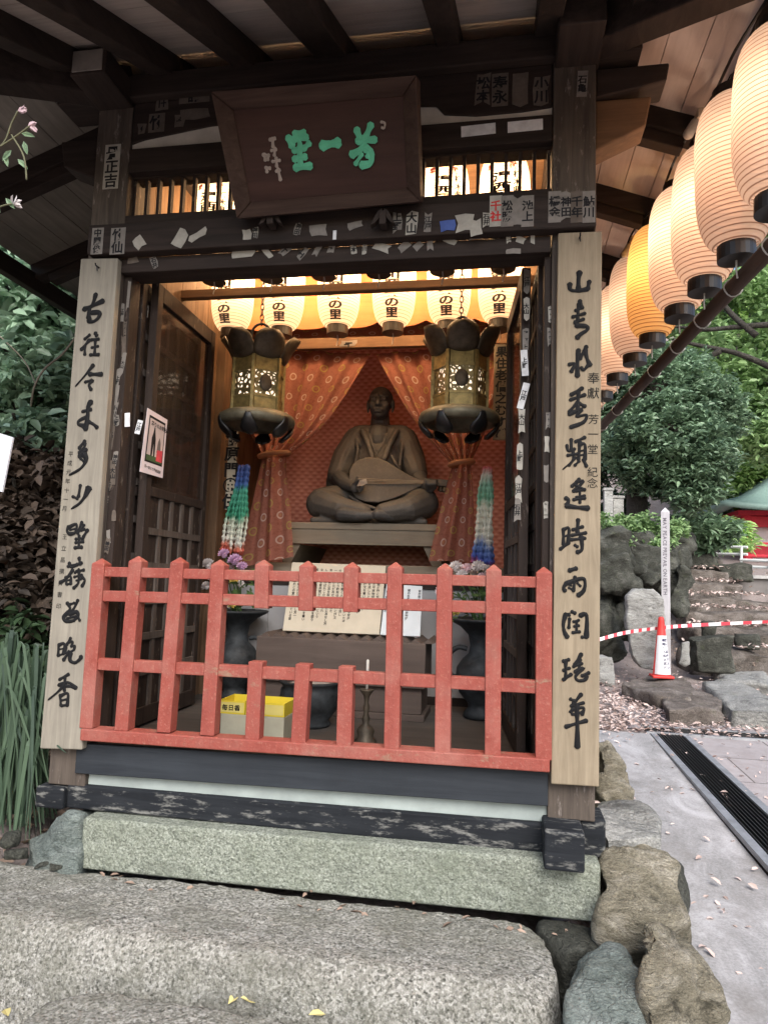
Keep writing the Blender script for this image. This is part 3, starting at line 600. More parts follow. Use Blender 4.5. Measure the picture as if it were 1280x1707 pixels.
lt_in = bulb_light('lantern_bulb', 6.5, (1, .76, .50)); lt_out = bulb_light('outdoor_bulb', 1.5, (1, .78, .58)); lt_yel = bulb_light('amber_bulb', 2.2, (1, .68, .30))
capm = Mat('black_lantern_hoop', .4, .5); capm.col((.015, .013, .012)); capm = capm.m; cordm = plain('white_cord', (.5, .48, .44), .9)
def make_lantern(label, group, shade_mat, light):
    t = thing('paper_lantern', label, 'paper lantern', (0, 0, 0), group)
    prof = [(lr(LH*i/34 if 0 < i < 34 else (.003 if i == 0 else LH-.003)), LH*i/34) for i in range(35)]
    m = MB(); m.v = []; m.lathe(prof, (0, 0, 0), 36); m.f = [f for f in m.f if len(f) == 4]
    m.build('shade', shade_mat, t, smooth=True)
    m = MB(); m.lathe([(.052, -.042), (.055, -.042), (.055, .004), (.05, .004), (.05, -.038), (.0, -.036)], (0, 0, 0), 24); m.build('bottom_hoop', capm, t, smooth=False)
    m = MB(); m.lathe([(.05, -.003), (.055, -.003), (.055, .035), (.05, .035), (.05, .0), (.0, .002)], (0, 0, LH), 24); m.build('top_hoop', capm, t)
    m = MB(); m.tube([(0, 0, -.036), (.004, 0, -.07), (-.002, 0, -.10)], .003, 6); m.build('cord', cordm, t)
    m = MB(); m.tube([(-.05, 0, LH+.034), (-.03, 0, LH+.075), (0, 0, LH+.085), (.03, 0, LH+.075), (.05, 0, LH+.034)], .0025, 6); m.build('handle', iron, t)
    m = MB(); lan_text(m, '湯西川平家の里', 0, .338, .066, .0465, 1.25, .042, .72); lan_text(m, '栃木県', .066, .345, .036, .036, 1.0); m.build('inscription', ink, t, normals=False)
    m = MB(); lan_text(m, '奉', -.05, .385, .034, .04, 1, .035); lan_text(m, '献', .05, .385, .034, .04, 1, .035)
    for s in (-1, 1):                                 # red crest: two open wings of fine lines
        for k in range(6):
            a0 = R(15+k*26); pts = [onlan(s*(.006+.036*u*cos(a0*.55)+.004*u), .405+.05*u*sin(a0*.62)+.004*sin(u*6)) for u in (0, .25, .5, .75, 1)]
            m.tube(pts, .0022, 4)
        m.tube([onlan(s*(.008+.036*cos(R(q_)*.55)), .405+.05*sin(R(q_)*.62)) for q_ in range(10, 155, 12)], .0022, 4)
    m.build('crest', inkred, t, normals=False)
    lo = bpy.data.objects.new('bulb', light); C.objects.link(lo); lo.parent = t; lo.location = (0, 0, LH*.60)
    return t
def place(proto, first, loc, rz, label, scale=1.0):
    o = proto if first else copy_tree(proto)
    o.location = loc; o.rotation_euler = (0, 0, rz); o.scale = (scale,)*3; o['label'] = label; return o
pos = ('nearest the left doors', 'second from the left doors', 'above the left bronze lantern', 'right of centre over the statue', 'second from the right doors', 'nearest the right doors')
pl = make_lantern('', 'lit paper lanterns inside the hall', p_in, lt_in)
for i, x in enumerate((-.673, -.395, -.147, .105, .389, .652)):
    place(pl, i == 0, (x, .50, 2.0), rs.uniform(-.12, .12), 'glowing white paper lantern in the front indoor row, %s' % ('first from the left end', 'second from the left end', 'third from the left end', 'third from the right end', 'second from the right end', 'first from the right end')[i])
for i, x in enumerate((-.77, -.49, -.19, .10, .38, .636)):
    place(pl, False, (x, .95, 1.895), rs.uniform(-.12, .12)+.05, 'glowing white paper lantern in the lower back row, %s' % ('at its left end by the door', 'second from its left end', 'left of the curtain peak', 'right of the curtain peak', 'above the right bronze lantern', 'at its right end by the door')[i])
po = make_lantern('', 'paper lanterns hung along the side eaves', p_out, lt_out)
for ch in po.children:
    if ch.name.startswith('crest') or ch.name.startswith('inscription'): pass
def lrow(y): return 1.425 - .075*y
OL = [(-.31, 2.30-.54+.00), (-.02, 1.755), (.27, 1.765), (.56, 1.775), (.95, 1.80), (1.27, 1.81), (1.65, 1.82), (2.02, 1.82), (2.4, 1.82)]
for i, (y, z) in enumerate(OL):
    lab = ('pink paper lantern under the side eaves, nearest and partly out of view', 'big pink paper lantern under the eaves, second nearest, with exposed black hoop', 'pink paper lantern third along the side eaves', 'pink paper lantern just before the amber one under the side eaves',
           'amber yellow lit paper lantern under the side eaves', 'pink paper lantern directly behind the amber one', 'small far pink lantern beside the tan couplet board', 'far pink lantern mostly hidden behind the tan couplet board', 'farthest pink lantern of the eaves row')[i]
    o = place(po, i == 0, (lrow(y), y, z), R(95)+rs.uniform(-.1, .1), lab, 1.09)
    o.rotation_euler = (rs.uniform(-.03, .03), rs.uniform(-.04, .04), o.rotation_euler.z)
    for ch in o.children:
        if ch.type == 'LIGHT' and i not in (0, 4): ch.data = lt_out.copy(); ch.data.energy *= (1, .75, 1.15, 1.35, 1, .7, 1.2, 1, 1)[i]; ch.location.x += rs.uniform(-.02, .02); ch.location.z += rs.uniform(-.06, .04)
    if i == 4:
        for ch in o.children:
            if ch.name.startswith('shade'): ch.data = ch.data.copy(); ch.data.materials[0] = p_yel
            if ch.name.startswith('bulb'): ch.data = lt_yel
polem = wood('brown_round_pole', (.05, .03, .022), (.11, .07, .052), axis=1)
pt = thing('lantern_pole', 'brown round pole running under the outdoor paper lanterns', 'pole', (1.47, -.6, 1.65))
pp = [Vector((lrow(y)+.035, y, 1.665 - .006*y)) for y in (-.75, 0, .8, 1.6, 2.6)]
MB().tube(pp, .028, 12).build('pole', polem, pt, smooth=True)
for y in (-.2, .1, .4, .7, 1.05, 1.4, 1.8, 2.2):
    c = Vector((lrow(y)+.035, y, 1.665-.006*y)); MB().tube([c+Vector((.031*cos(a), .004*sin(3*a), .031*sin(a))) for a in [2*pi*k/14 for k in range(15)]], .0028, 5).build('wire_tie', cordm, pt)
cable = thing('power_cable', 'dark cable looping along the eaves above the outdoor lanterns', 'cable', (1.4, -.6, 2.4))
MB().tube(smooth_pts([Vector((lrow(y)-.02+.02*sin(y*9), y, 2.40+.035*sin(y*7.3))) for y in [-.6+.15*k for k in range(21)]], 3), .0055, 6).build('cable', iron, cable)
for i, y in enumerate((.22, 1.18, 1.75)):
    c = Vector((lrow(y)-.03, y, 2.40)); t = thing('lamp_socket', ('white lamp socket clipped under the eaves beside the nearest lanterns', 'cream lamp socket under the eaves above the amber lantern', 'small cream lamp socket at the far end of the eaves')[i], 'socket', c, 'lamp sockets under the eaves')
    MB().box(c+Vector((-.015, -.05, -.035)), c+Vector((.015, .05, .0))).build('block', plain('cream_plastic', (.5, .42, .32), .5), t, bevel=.003); MB().cap(c+Vector((-.02, -.02, -.04)), c+Vector((-.045, -.03, -.09)), .016, .02).build('socket', plain('grey_socket', (.35, .33, .3), .6), t, smooth=True)

# ------------------------------------------------------------------ hexagonal bronze lanterns
def lattice_mat():
    m = Mat('pierced_gilt_bronze', .5, .4, .5); v = m.mapn(); d = m.vor(v, 46, 'DISTANCE_TO_EDGE'); hole = m.ramp(d, [(.15, 0), (.18, 1)])
    n = m.noise(v, 40, 4); m.col(m.ramp(n, [(.3, (.14, .11, .055)), (.7, (.27, .22, .10))])); tr = m.n.new('ShaderNodeBsdfTransparent'); ms = m.n.new('ShaderNodeMixShader')
    m.L(hole, ms.inputs[0]); m.L(m.b.outputs[0], ms.inputs[1]); m.L(tr.outputs[0], ms.inputs[2]); m.L(ms.outputs[0], m.n['Material Output'].inputs[0]); return m.m
pierced = lattice_mat(); inner_paper = emit('lit_inner_paper', (1, .82, .60), .55)
def bronze_lantern(c, rz, label):
    """c: centre of the base ring's underside"""
    t = thing('bronze_lantern', label, 'hanging lantern', (c.x, c.y, c.z), 'hanging bronze lanterns')
    rot = Matrix.Rotation(rz, 3, 'Z')
    def hp(a, r_, z): return c + rot @ Vector((r_*cos(a), r_*sin(a), z))
    ang = [pi/6 + k*pi/3 for k in range(6)]; z0, z1, RH = .052, .318, .128
    fr_ = MB()
    for a in ang: fr_.beam(hp(a, RH, z0), hp(a, RH, z1), .018, .018, (cos(a+rz), sin(a+rz), 0))
    fr_.build('corner_posts', bronze_g, t, bevel=.002)
    for k in range(6):
        a, b = ang[k], ang[(k+1) % 6]
        def q(z_, f0, f1, r_=RH-.004): p0, p1 = hp(a, r_, z_), hp(b, r_, z_); return p0.lerp(p1, f0), p0.lerp(p1, f1)
        def slab(za, zb, nm, mt, th=.006):
            p0, p1 = q(za, .07, .93); p3, p2 = q(zb, .07, .93); nn = (p1-p0).cross(p3-p0).normalized()*th
            MB().prism([p0, p1, p2, p3], nn).build(nm, mt, t)
        slab(z0, z0+.062, 'lower_panel', bronze_g); slab(z1-.062, z1, 'upper_panel', bronze_g); slab(z0+.074, z1-.074, 'pierced_panel', pierced, .003)
        m = MB()
        for zz in (z0+.068, z1-.068): p0, p1 = q(zz, .05, .95, RH-.001); m.beam(p0, p1, .012, .011)
        m.build('band', bronze_g, t)
        if k % 2 == 0:
            p0, p1 = q((z0+z1)/2, .5, .5, RH+.004); n_ = (p0 - c); n_.z = 0; n_.normalize()
            m = MB(); rr = Matrix.Rotation(math.atan2(n_.y, n_.x), 3, 'Z'); m.ell(p0, (.008, .032, .042), rr, 12, 8); m.build('medallion', bronze_b, t, smooth=True)
        m = MB(); mid = (a+b)/2 if b > a else (a+b+2*pi)/2 # petal of the lotus roof, curling out and up
        def pet(u, v, md=mid):
            wv = .155*math.sqrt(max(0, 1-((v-.56)/.60)**2))*(1 if v < .85 else 1-(v-.85)*2.2); r_ = .085 + .118*v**.85; z_ = z1+.012 - .028*sin(min(1, v*1.8)*pi) + .115*max(0, v-.12)**1.4
            tt = R(90)+rz+md; cp = hp(md, r_ - .03*(2*u-1)**2*v, z_ + .012*(2*u-1)**2); return cp + Vector((cos(tt), sin(tt), 0))*wv*(u-.5)
        m.grid(pet, 8, 10); pb = m.build('petal', bronze_b, t, smooth=True); so_ = pb.modifiers.new('thick', 'SOLIDIFY'); so_.thickness = .007
        m = MB()                                       # broad dark foot, spade shaped, curling under the ring
        FH = [(0, .012), (.15, .018), (.35, .026), (.55, .038), (.72, .044), (.85, .040), (.95, .024), (1, .005)]
        def ft(u, v, aa=a):
            for q1, q2 in zip(FH, FH[1:]):
                if v <= q2[0]+1e-6: hw = q1[1]+(q2[1]-q1[1])*(v-q1[0])/(q2[0]-q1[0]); break
            tt = R(90)+rz+aa; cp = hp(aa, .190+.008*sin(v*pi)-.05*v*v - .02*(2*u-1)**2*v, .022-.100*v); return cp + Vector((cos(tt), sin(tt), 0))*hw*(2*u-1)
        m.grid(ft, 6, 14); pb = m.build('foot', black, t, smooth=True); so_ = pb.modifiers.new('thick', 'SOLIDIFY'); so_.thickness = .012
    m = MB(); m.lathe([(.118, .052), (.160, .050), (.184, .036), (.190, .015), (.184, -.004), (.165, -.014), (.145, -.010), (.12, .01), (.11, .04)], c, 36); m.build('base_ring', plain('greenish_bronze', (.13, .12, .085), .5, .4, .4, .4, 18), t, smooth=True)
    m = MB(); m.lathe([(.124, z1), (.128, z1+.008), (.11, z1+.03), (.06, z1+.05), (.0, z1+.055)], c, 24); m.build('roof', bronze_b, t, smooth=True)
    m = MB(); m.lathe([(.10, z0+.02), (.10, z1-.02)], c, 18); m.f = [f for f in m.f if len(f) == 4]; m.build('inner_shade', inner_paper, t, smooth=True)
    rc = c + Vector((0, 0, z1+.135)); m = MB(); m.tube([rc + rot @ Vector((.05*cos(a), 0, .062*sin(a))) for a in [2*pi*k/20 for k in range(21)]], .007, 8); m.build('ring', iron, t, smooth=True)
    m = MB(); z = rc.z + .055; k = 0
    while z < 2.36:
        ax = Vector((1, 0, 0)) if k % 2 else Vector((0, 1, 0)); cc = Vector((c.x, c.y, z+.014)); m.tube([cc + ax*.009*cos(a) + Vector((0, 0, .018*sin(a))) for a in [2*pi*j/8 for j in range(9)]], .0028, 5); z += .027; k += 1
    m.build('chain', iron, t)
    return t
bronze_lantern(Vector((-.545, .80, 1.352)), R(8), 'dark bronze hexagonal lantern hanging before the left side of the curtain')
bronze_lantern(Vector((.455, .80, 1.352)), R(-22), 'gilt bronze hexagonal lantern hanging before the right side of the curtain')

# ------------------------------------------------------------------ cloths
def brocade(name, base, base2, ring, rich=1.0):
    m = Mat(name, .85, .15); uvn = m.co.outputs['UV']
    def cells(sx, sy, ox, oy):
        mp = m.n.new('ShaderNodeMapping'); mp.inputs['Scale'].default_value = (sx, sy, 1); mp.inputs['Location'].default_value = (ox, oy, 0); m.L(uvn, mp.inputs[0])
        fr_ = m.n.new('ShaderNodeVectorMath'); fr_.operation = 'FRACTION'; m.L(mp.outputs[0], fr_.inputs[0]); su = m.n.new('ShaderNodeVectorMath'); su.operation = 'SUBTRACT'; su.inputs[1].default_value = (.5, .5, 0)
        m.L(fr_.outputs[0], su.inputs[0]); le = m.n.new('ShaderNodeVectorMath'); le.operation = 'LENGTH'; m.L(su.outputs[0], le.inputs[0]); return le.outputs['Value']
    d1, d2 = cells(9, 9, 0, 0), cells(9, 9, .5, .5)
    n = m.noise(uvn, 60, 4, .7); wv = m.noise(uvn, 230, 3, .7); c = m.ramp(n, [(.38, base2), (.5, base), (.62, base)]); c = m.mix(m.ramp(wv, [(.4, 0), (.7, .35)]), c, tuple(x*.5 for x in base))
    for d, rc in ((d1, ring), (d2, (.42, .33, .10))):
        c = m.mix(m.ramp(d, [(.105, 0), (.12, .8), (.165, .8), (.18, 0)]), c, rc); c = m.mix(m.ramp(d, [(.0, .6), (.05, .6), (.065, 0)]), c, (.35, .20, .10))
    m.col(c); m.bump(n, .2, .002); tl = m.n.new('ShaderNodeBsdfTranslucent'); m.L(c, tl.inputs[0]); mx = m.n.new('ShaderNodeMixShader'); mx.inputs[0].default_value = .45; m.L(m.b.outputs[0], mx.inputs[1]); m.L(tl.outputs[0], mx.inputs[2]); tq = m.n.new('ShaderNodeBsdfTransparent'); tq.inputs[0].default_value = (1, .8, .7, 1); my = m.n.new('ShaderNodeMixShader'); my.inputs[0].default_value = .13; m.L(mx.outputs[0], my.inputs[1]); m.L(tq.outputs[0], my.inputs[2]); m.L(my.outputs[0], m.n['Material Output'].inputs[0]); return m.m
curm = brocade('orange_brocade', (.37, .15, .11), (.30, .11, .078), (.60, .47, .41)); 
def backm():
    m = Mat('pink_woven_cloth', .85, .15); sx = m.n.new('ShaderNodeSeparateXYZ'); m.L(m.co.outputs['UV'], sx.inputs[0]); q_ = 2*pi
    nz = m.noise(m.mapn((1, 1, 1), 'UV'), 18, 3); xx = m.math('ADD', m.math('MULTIPLY', sx.outputs[0], q_/.052), m.math('MULTIPLY', nz, 1.6)); yy = m.math('MULTIPLY', sx.outputs[1], q_/.046)
    w_ = m.math('MULTIPLY', m.math('SINE', xx), m.math('SINE', yy)); w2 = m.math('SINE', m.math('MULTIPLY', yy, 2.0)); pt = m.math('ADD', m.math('MULTIPLY', w_, .28), m.math('ADD', m.math('MULTIPLY', w2, .14), .5))
    c = m.ramp(pt, [(.2, (.50, .20, .165)), (.5, (.66, .31, .26)), (.8, (.78, .46, .38))]); f = m.noise(m.mapn((1, 1, 1), 'UV'), 160, 3); c = m.mix(m.ramp(f, [(.4, 0), (.7, .3)]), c, (.45, .17, .14)); m.col(c); m.bump(f, .2, .003); return m.m
bd = thing('backdrop_cloth', 'pinkish red woven cloth hanging flat behind the seated statue', 'cloth', (0, 1.9, .7))
m = MB(); m.grid(lambda u, v: Vector((-.84+1.68*u, 1.80+.006*sin(u*40), .66+1.75*v)), 60, 6, lambda u, v: (u*1.68, v*1.75)); m.build('cloth', backm(), bd, smooth=True)
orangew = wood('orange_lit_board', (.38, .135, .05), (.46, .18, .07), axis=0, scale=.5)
m = MB(); zs = A(640, 540, 1.18).z; pr = [(-.80, 2.36), (.76, 2.36)]
for i in range(48, -1, -1):
    x = -.80+1.56*i/48; ph = ((x+.80)/1.56*6) % 1; pr.append((x, zs - .02 + .030*(1-abs(sin(pi*ph)))**1.5))
tag(m.prism([(x, 1.17, z) for x, z in pr], (0, .012, 0)).build('valance_board', orangew), 'orange brown board with scalloped lower edge above the curtain', 'valance')
hd_ = lambda p_: MB().grid(lambda u, v: Vector((-.80+1.56*u, 1.300+.008*sin(u*42), 1.905+.25*v)), 80, 4, lambda u, v: (u*1.56, v*.5)).build('header', curm, p_, smooth=True)
def poly(pts, t):
    k = t*(len(pts)-1); i = min(int(k), len(pts)-2); return pts[i][0] + (pts[i+1][0]-pts[i][0])*(k-i), pts[i][1] + (pts[i+1][1]-pts[i][1])*(k-i)
def drape(name, label, inner, outer, tail_in, tail_out, flip):
    t = thing(name, label, 'curtain', (0, 1.2, .75), 'tied curtains before the statue')
    def edge(a, b): return smooth_pts([Vector((x, y, 0)) for x, y in a], 6), smooth_pts([Vector((x, y, 0)) for x, y in b], 6)
    def sheet(ins, outs, y0, y1, nr, amp0, amp1, us):
        I, O = edge(ins, outs)
        def f(u, v):
            k = v*(len(I)-1); i = min(int(k), len(I)-2); p_ = I[i].lerp(I[i+1], k-i); k2 = v*(len(O)-1); j = min(int(k2), len(O)-2); q_ = O[j].lerp(O[j+1], k2-j)
            uu = u; c = p_.lerp(q_, uu); y = y0+(y1-y0)*v; amp = amp0+(amp1-amp0)*v
            w_ = A(c.x, c.y, y); w_.y += amp*sin(u*nr*2*pi+v*1.5) + amp*.5*sin(u*nr*4.6*pi+1+v*2) - .03*math.exp(-(u/.12)**2)*min(1, v*3+.3); return w_
        return f
    m = MB(); m.grid(sheet(inner, outer, 1.285, 1.13, 5, .012, .026, 1), 90, 40, lambda u, v: (u*.8, v*.7)); m.build('upper_drape', curm, t, smooth=True)
    m = MB(); m.grid(sheet(tail_in, tail_out, 1.125, 1.07, 1.4, .016, .030, 1), 60, 30, lambda u, v: (u*.26+.1, v*.62+.1)); m.build('hanging_tail', curm, t, smooth=True)
    a, b = A(tail_in[0][0], tail_in[0][1], 1.10), A(tail_out[0][0], tail_out[0][1], 1.10); m = MB(); mid = (a+b)/2; h = (b-a).length/2+.012
    m.tube([mid + Vector((h*cos(q_), -.045*sin(q_), .01*cos(q_))) for q_ in [2*pi*k/18 for k in range(19)]], .014, 8); m.build('tie_band', curm, t, smooth=True)
    return t
drape('tied_curtain', 'orange patterned curtain tied back on the left, its brown tail reaching the fence', [(618, 590), (579, 656), (533, 716), (478, 762)], [(372, 578), (385, 640), (410, 710), (436, 758)], [(478, 758), (479, 795), (485, 860), (489, 928)], [(437, 758), (430, 795), (416, 870), (402, 945)], 0); hd_(bpy.data.objects['tied_curtain'])
drape('tied_curtain', 'orange patterned curtain tied back beside the lute neck, with a flaring tail', [(626, 590), (662, 655), (696, 708), (752, 775)], [(862, 572), (838, 650), (810, 715), (785, 768)], [(754, 775), (744, 812), (729, 870), (714, 935)], [(784, 770), (788, 815), (790, 870), (792, 936)], 1)
# ------------------------------------------------------------------ altar
altw = wood('grey_brown_altar_wood', (.15, .125, .095), (.24, .20, .15), axis=0, rough=.7)
TX0, TX1 = -.53, .36
tb = thing('altar_table', 'low grey brown wooden table carrying the seated statue', 'table', (-.08, 1.45, .68))
MB().box((TX0, 1.2, .865), (TX1, 1.85, .902)).build('table_top', altw, tb, bevel=.004); MB().box((TX0+.01, 1.205, .785), (TX1-.01, 1.225, .8645)).build('apron', altw, tb, bevel=.003)
for x0, x1, xb in ((TX0+.01, -.42, -.47), (TX1-.01, .25, .30)): MB().prism([(x0, 1.226, .784), (x1, 1.226, .784), (xb, 1.226, .682), (x0, 1.226, .682)], (0, .6, 0)).build('leg', altw, tb, bevel=.003)
al = thing('altar_platform', 'brown topped altar platform with pale panelled front behind the offering box', 'altar', (0, 1.5, ZF))
MB().box((-.84, 1.14, .615), (.80, 1.99, .68)).build('top', altw, al, bevel=.004)
palep = plain('pale_grey_panel', (.33, .33, .34), .85, var=.1, scale=4)
for i in range(6): x = -.84+i*.2733; MB().box((x, 1.17, ZF+.04), (x+.2715, 1.19, .56)).build('panel', palep, al, bevel=.002)
MB().box((-.84, 1.16, .561), (.80, 1.2, .6145)).build('rail', wx, al); MB().box((-.84, 1.16, ZF), (.80, 1.2, ZF+.039)).build('plinth', wx, al)
# offering box with slatted top
ob = thing('offering_box', 'big brown wooden offering box carrying the two written boards', 'box', (-.06, .82, ZF))
obw = wood('brown_offering_box_wood', (.07, .052, .045), (.115, .088, .075), axis=0, rough=.7, scale=.6)
MB().box((-.455, .70, .125), (.335, .98, .325)).build('chest', obw, ob, bevel=.004); MB().box((-.44, .72, ZF+.03), (.32, .97, .1245)).build('drawer_base', obw, ob, bevel=.004); MB().box((-.455, .71, ZF), (.335, .975, ZF+.0295)).build('foot_board', obw, ob, bevel=.003)
m = MB()
for i in range(14): x = -.44+i*.0585; m.prism([(x, .705, .3255), (x+.05, .705, .3255), (x+.025, .705, .345)], (0, .27, 0))
m.build('slatted_top', obw, ob)
def infob(name, label, q4, y0, y1, mat, cols, rows, title):
    q_ = [A(q4[0][0], q4[0][1], y1), A(q4[1][0], q4[1][1], y1), A(q4[2][0], q4[2][1], y0), A(q4[3][0], q4[3][1], y0)]
    t = thing(name, label, 'sign', (q_[2]+q_[3])/2); n_ = (q_[1]-q_[0]).cross(q_[3]-q_[0]).normalized()
    if n_.y > 0: n_ = -n_
    MB().prism(q_, -n_*.012).build('board', mat, t, bevel=.002)
    r_ = (q_[1]-q_[0]); W = r_.length; r_.normalize(); u_ = (q_[0]-q_[3]); H = u_.length; u_.normalize(); m = MB(); o_ = q_[0] + n_*.001
    src = '昔赤間が関に芳一という琵琶の名手がいた平家物語を語り聞く人みな涙を流したという和尚は芳一の体に経文を書いたが耳だけ忘れたため怨霊に耳を取られた後に耳なし芳一と呼ばれこの堂に祀られている'; k = 0
    if title: write(m, title, o_ + r_*W*.27 - u_*H*.1, r_, u_, W*.028, 1.75, False, .03)
    sz = H*.8/rows
    for c_ in range(cols):
        n2 = rs.randint(int(rows*.7), rows); z_ = H*(.17 if title else .08)
        s_ = ''.join(src[(k+i) % len(src)] for i in range(n2)); k += n2
        write(m, s_, o_ + r_*W*(.94-.88*c_/max(1, cols-1)) - u_*z_, r_, u_, sz*.92, 1.05, True, .02)
    m.build('writing', ink, t, normals=False)
infob('information_board', 'wide cream board with many columns of writing leaning on the box', ((487, 937), (643, 943), (632, 1058), (471, 1051)), .80, .93, cream, 20, 17, '耳なし芳一の由来')
infob('information_board', 'narrow blue white board with few columns of writing, beside the cream one', ((644, 973), (704, 977), (700, 1061), (633.5, 1058)), .797, .93, bluew, 4, 14, None)
# side plaques and poster
for x_, y_, ptop, pbot, half, s_, lab in ((836, 1.045, 575, 734, .038, '果住老僧之むすび', 'tan upright plaque with black brush characters beside the right curtain'), (392, 1.045, 690, 850, .024, '奉納原門㊥住', 'pale upright plaque with black characters behind the dark bronze lantern')):
    a, b = A(x_, ptop, y_), A(x_, pbot, y_); t = thing('wooden_plaque', lab, 'plaque', (a.x, y_, b.z))
    MB().box((a.x-half, y_-.012, b.z), (a.x+half, y_, a.z)).build('plank', wboard_r if x_ > 600 else cream, t, bevel=.002); m = MB(); n_ = len(s_); write(m, s_, (a.x, y_-.0135, a.z-.01), (1, 0, 0), (0, 0, 1), (a.z-b.z)/n_*.95, 1.03, True, .035); m.build('inscription', ink, t, normals=False)
# poster on the left door
DX = -.750
pq = [AX(246, 680, DX), AX(279, 700, DX), AX(271, 797, DX), AX(233, 786, DX)]
po_ = thing('poster', 'small white poster with a dark framed picture pinned to the left door', 'poster', pq[3]); pn = Vector((1, 0, 0))
def pq_(a, b, off): return pq[0].lerp(pq[1], a).lerp(pq[3].lerp(pq[2], a), b) + pn*off
MB().prism([pq_(0, 0, 0), pq_(1, 0, 0), pq_(1, 1, 0), pq_(0, 1, 0)], pn*.0015).build('sheet', plain('white_poster_paper', (.62, .57, .62), .6, var=.04), po_)
def pp_(nm, pts, mt, off): MB().add([pq_(a, b, off) for a, b in pts], [tuple(range(len(pts)))]).build(nm, mt, po_, normals=False)
pp_('picture_border', [(.13, .08), (.92, .08), (.92, .82), (.13, .82)], ink, .0018); pp_('picture', [(.18, .12), (.88, .12), (.88, .70), (.18, .70)], plain('poster_picture', (.48, .42, .42), .6, var=.1), .0021)
pp_('figure', [(.34, .7), (.33, .42), (.38, .33), (.41, .24), (.45, .23), (.48, .33), (.52, .42), (.53, .7), (.47, .7), (.44, .5), (.41, .7)], ink, .0024); pp_('figure', [(.6, .62), (.63, .45), (.70, .36), (.76, .45), (.79, .62)], plain('grey_ink', (.12, .11, .11), .8), .0024)
pp_('red_panel', [(.62, .58), (.88, .56), (.88, .76), (.60, .76)], plain('poster_red', (.5, .06, .08), .6), .0027)
pp_('green_strip', [(.18, .70), (.88, .70), (.88, .79), (.18, .79)], plain('poster_green', (.05, .09, .04), .6), .0024)
m = MB(); rr_ = (pq[1]-pq[0]).normalized(); uu_ = (pq[0]-pq[3]).normalized(); write(m, '祭りのお知らせ', pq_(.24, .19, .003), rr_, uu_, .022, 1.0, False, .02); write(m, '芳一堂にて奉納演奏', pq_(.14, .89, .003), rr_, uu_, .015, 1.0, False, .01); m.build('lettering', ink, po_, normals=False)
# ------------------------------------------------------------------ seated statue with a lute
YS = 1.50
def s(cx, cy, dy=0.0): return A(500+cx/4.571, 620+cy/4.571, YS+dy)
def statmat(name, c0, c1):
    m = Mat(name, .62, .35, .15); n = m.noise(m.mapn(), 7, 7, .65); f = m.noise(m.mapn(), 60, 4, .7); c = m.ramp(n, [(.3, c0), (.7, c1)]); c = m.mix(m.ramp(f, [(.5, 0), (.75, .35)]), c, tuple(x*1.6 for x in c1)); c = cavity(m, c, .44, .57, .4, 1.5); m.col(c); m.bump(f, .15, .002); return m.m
skin_m = statmat('dark_cast_skin', (.040, .038, .037), (.072, .068, .065)); robe_m = statmat('brown_cast_robe', (.050, .045, .040), (.085, .076, .067)); lute_m = statmat('brown_cast_lute', (.052, .044, .037), (.09, .077, .063))
st = thing('statue', 'brown seated statue of a shaven man with closed eyes playing a lute', 'statue', (-.07, 1.45, .902))
tilt = Matrix.Rotation(R(-2), 3, 'X')                 # chin lifted
hc = s(615, 228, -.01)
def hd(x, y, z): return hc + tilt @ Vector((x, y, z))  # y negative: towards the viewer
b = MB()
b.ell(hd(0, .012, .012), (.072, .088, .080), tilt, 20, 14); b.ell(hd(0, -.022, -.045), (.058, .062, .066), tilt, 18, 12)
b.ell(hd(0, -.050, -.092), (.026, .022, .018)); b.ell(hd(-.036, -.055, -.035), (.024, .02, .026)); b.ell(hd(.036, -.055, -.035), (.024, .02, .026))
b.cap(hd(0, -.078, -.002), hd(0, -.094, -.036), .0085, .0125); b.ell(hd(-.012, -.084, -.040), (.009, .009, .008)); b.ell(hd(.012, -.084, -.040), (.009, .009, .008))
for q_ in (-1, 1):
    b.cap(hd(q_*.012, -.077, .016), hd(q_*.050, -.066, .014), .0085, .006)      # brow
    b.ell(hd(q_*.030, -.070, -.006), (.017, .010, .010)); b.cap(hd(q_*.016, -.080, -.010), hd(q_*.044, -.070, -.010), .003, .003)   # closed lid
    b.ell(hd(q_*.074, .004, -.02), (.010, .020, .034), tilt)                     # ear
    b.cap(hd(q_*.074, .0, -.045), hd(q_*.072, -.002, -.062), .008, .006)
b.cap(hd(-.020, -.079, -.064), hd(.020, -.079, -.064), .006, .006); b.ell(hd(0, -.083, -.062), (.013, .008, .006)); b.cap(hd(-.015, -.077, -.076), hd(.015, -.077, -.076), .007, .007)
b.cap(s(612, 310, .03), s(610, 440, .035), .052, .062); b.ell(s(605, 520, .0), (.085, .075, .10)); b.cap(s(480, 470, .03), s(740, 470, .03), .05, .05)
# forearms and hands
def hand(palm, rot, fingers, thumb):
    b.ell(palm, (.034, .018, .040), rot)
    for f_ in fingers:
        for i in range(len(f_)-1): b.cap(f_[i], f_[i+1], .0095-.0012*i, .0088-.0012*i, 8)
    for i in range(len(thumb)-1): b.cap(thumb[i], thumb[i+1], .0105-.001*i, .0095-.001*i, 8)
b.cap(s(290, 790, -.05), s(345, 850, -.16), .052, .042); b.cap(s(345, 850, -.16), s(410, 875, -.225), .042, .029)
pl_ = s(435, 872, -.25)
hand(pl_, Matrix.Rotation(R(50), 3, 'Y'), [[s(430, 845, -.262), s(465, 838, -.285), s(470, 862, -.292)], [s(442, 858, -.268), s(480, 856, -.29), s(474, 878, -.295)], [s(446, 874, -.268), s(480, 880, -.286), s(468, 896, -.288)], [s(440, 890, -.264), s(468, 900, -.28), s(454, 910, -.28)]], [s(415, 850, -.26), s(445, 825, -.285), s(478, 828, -.295)])
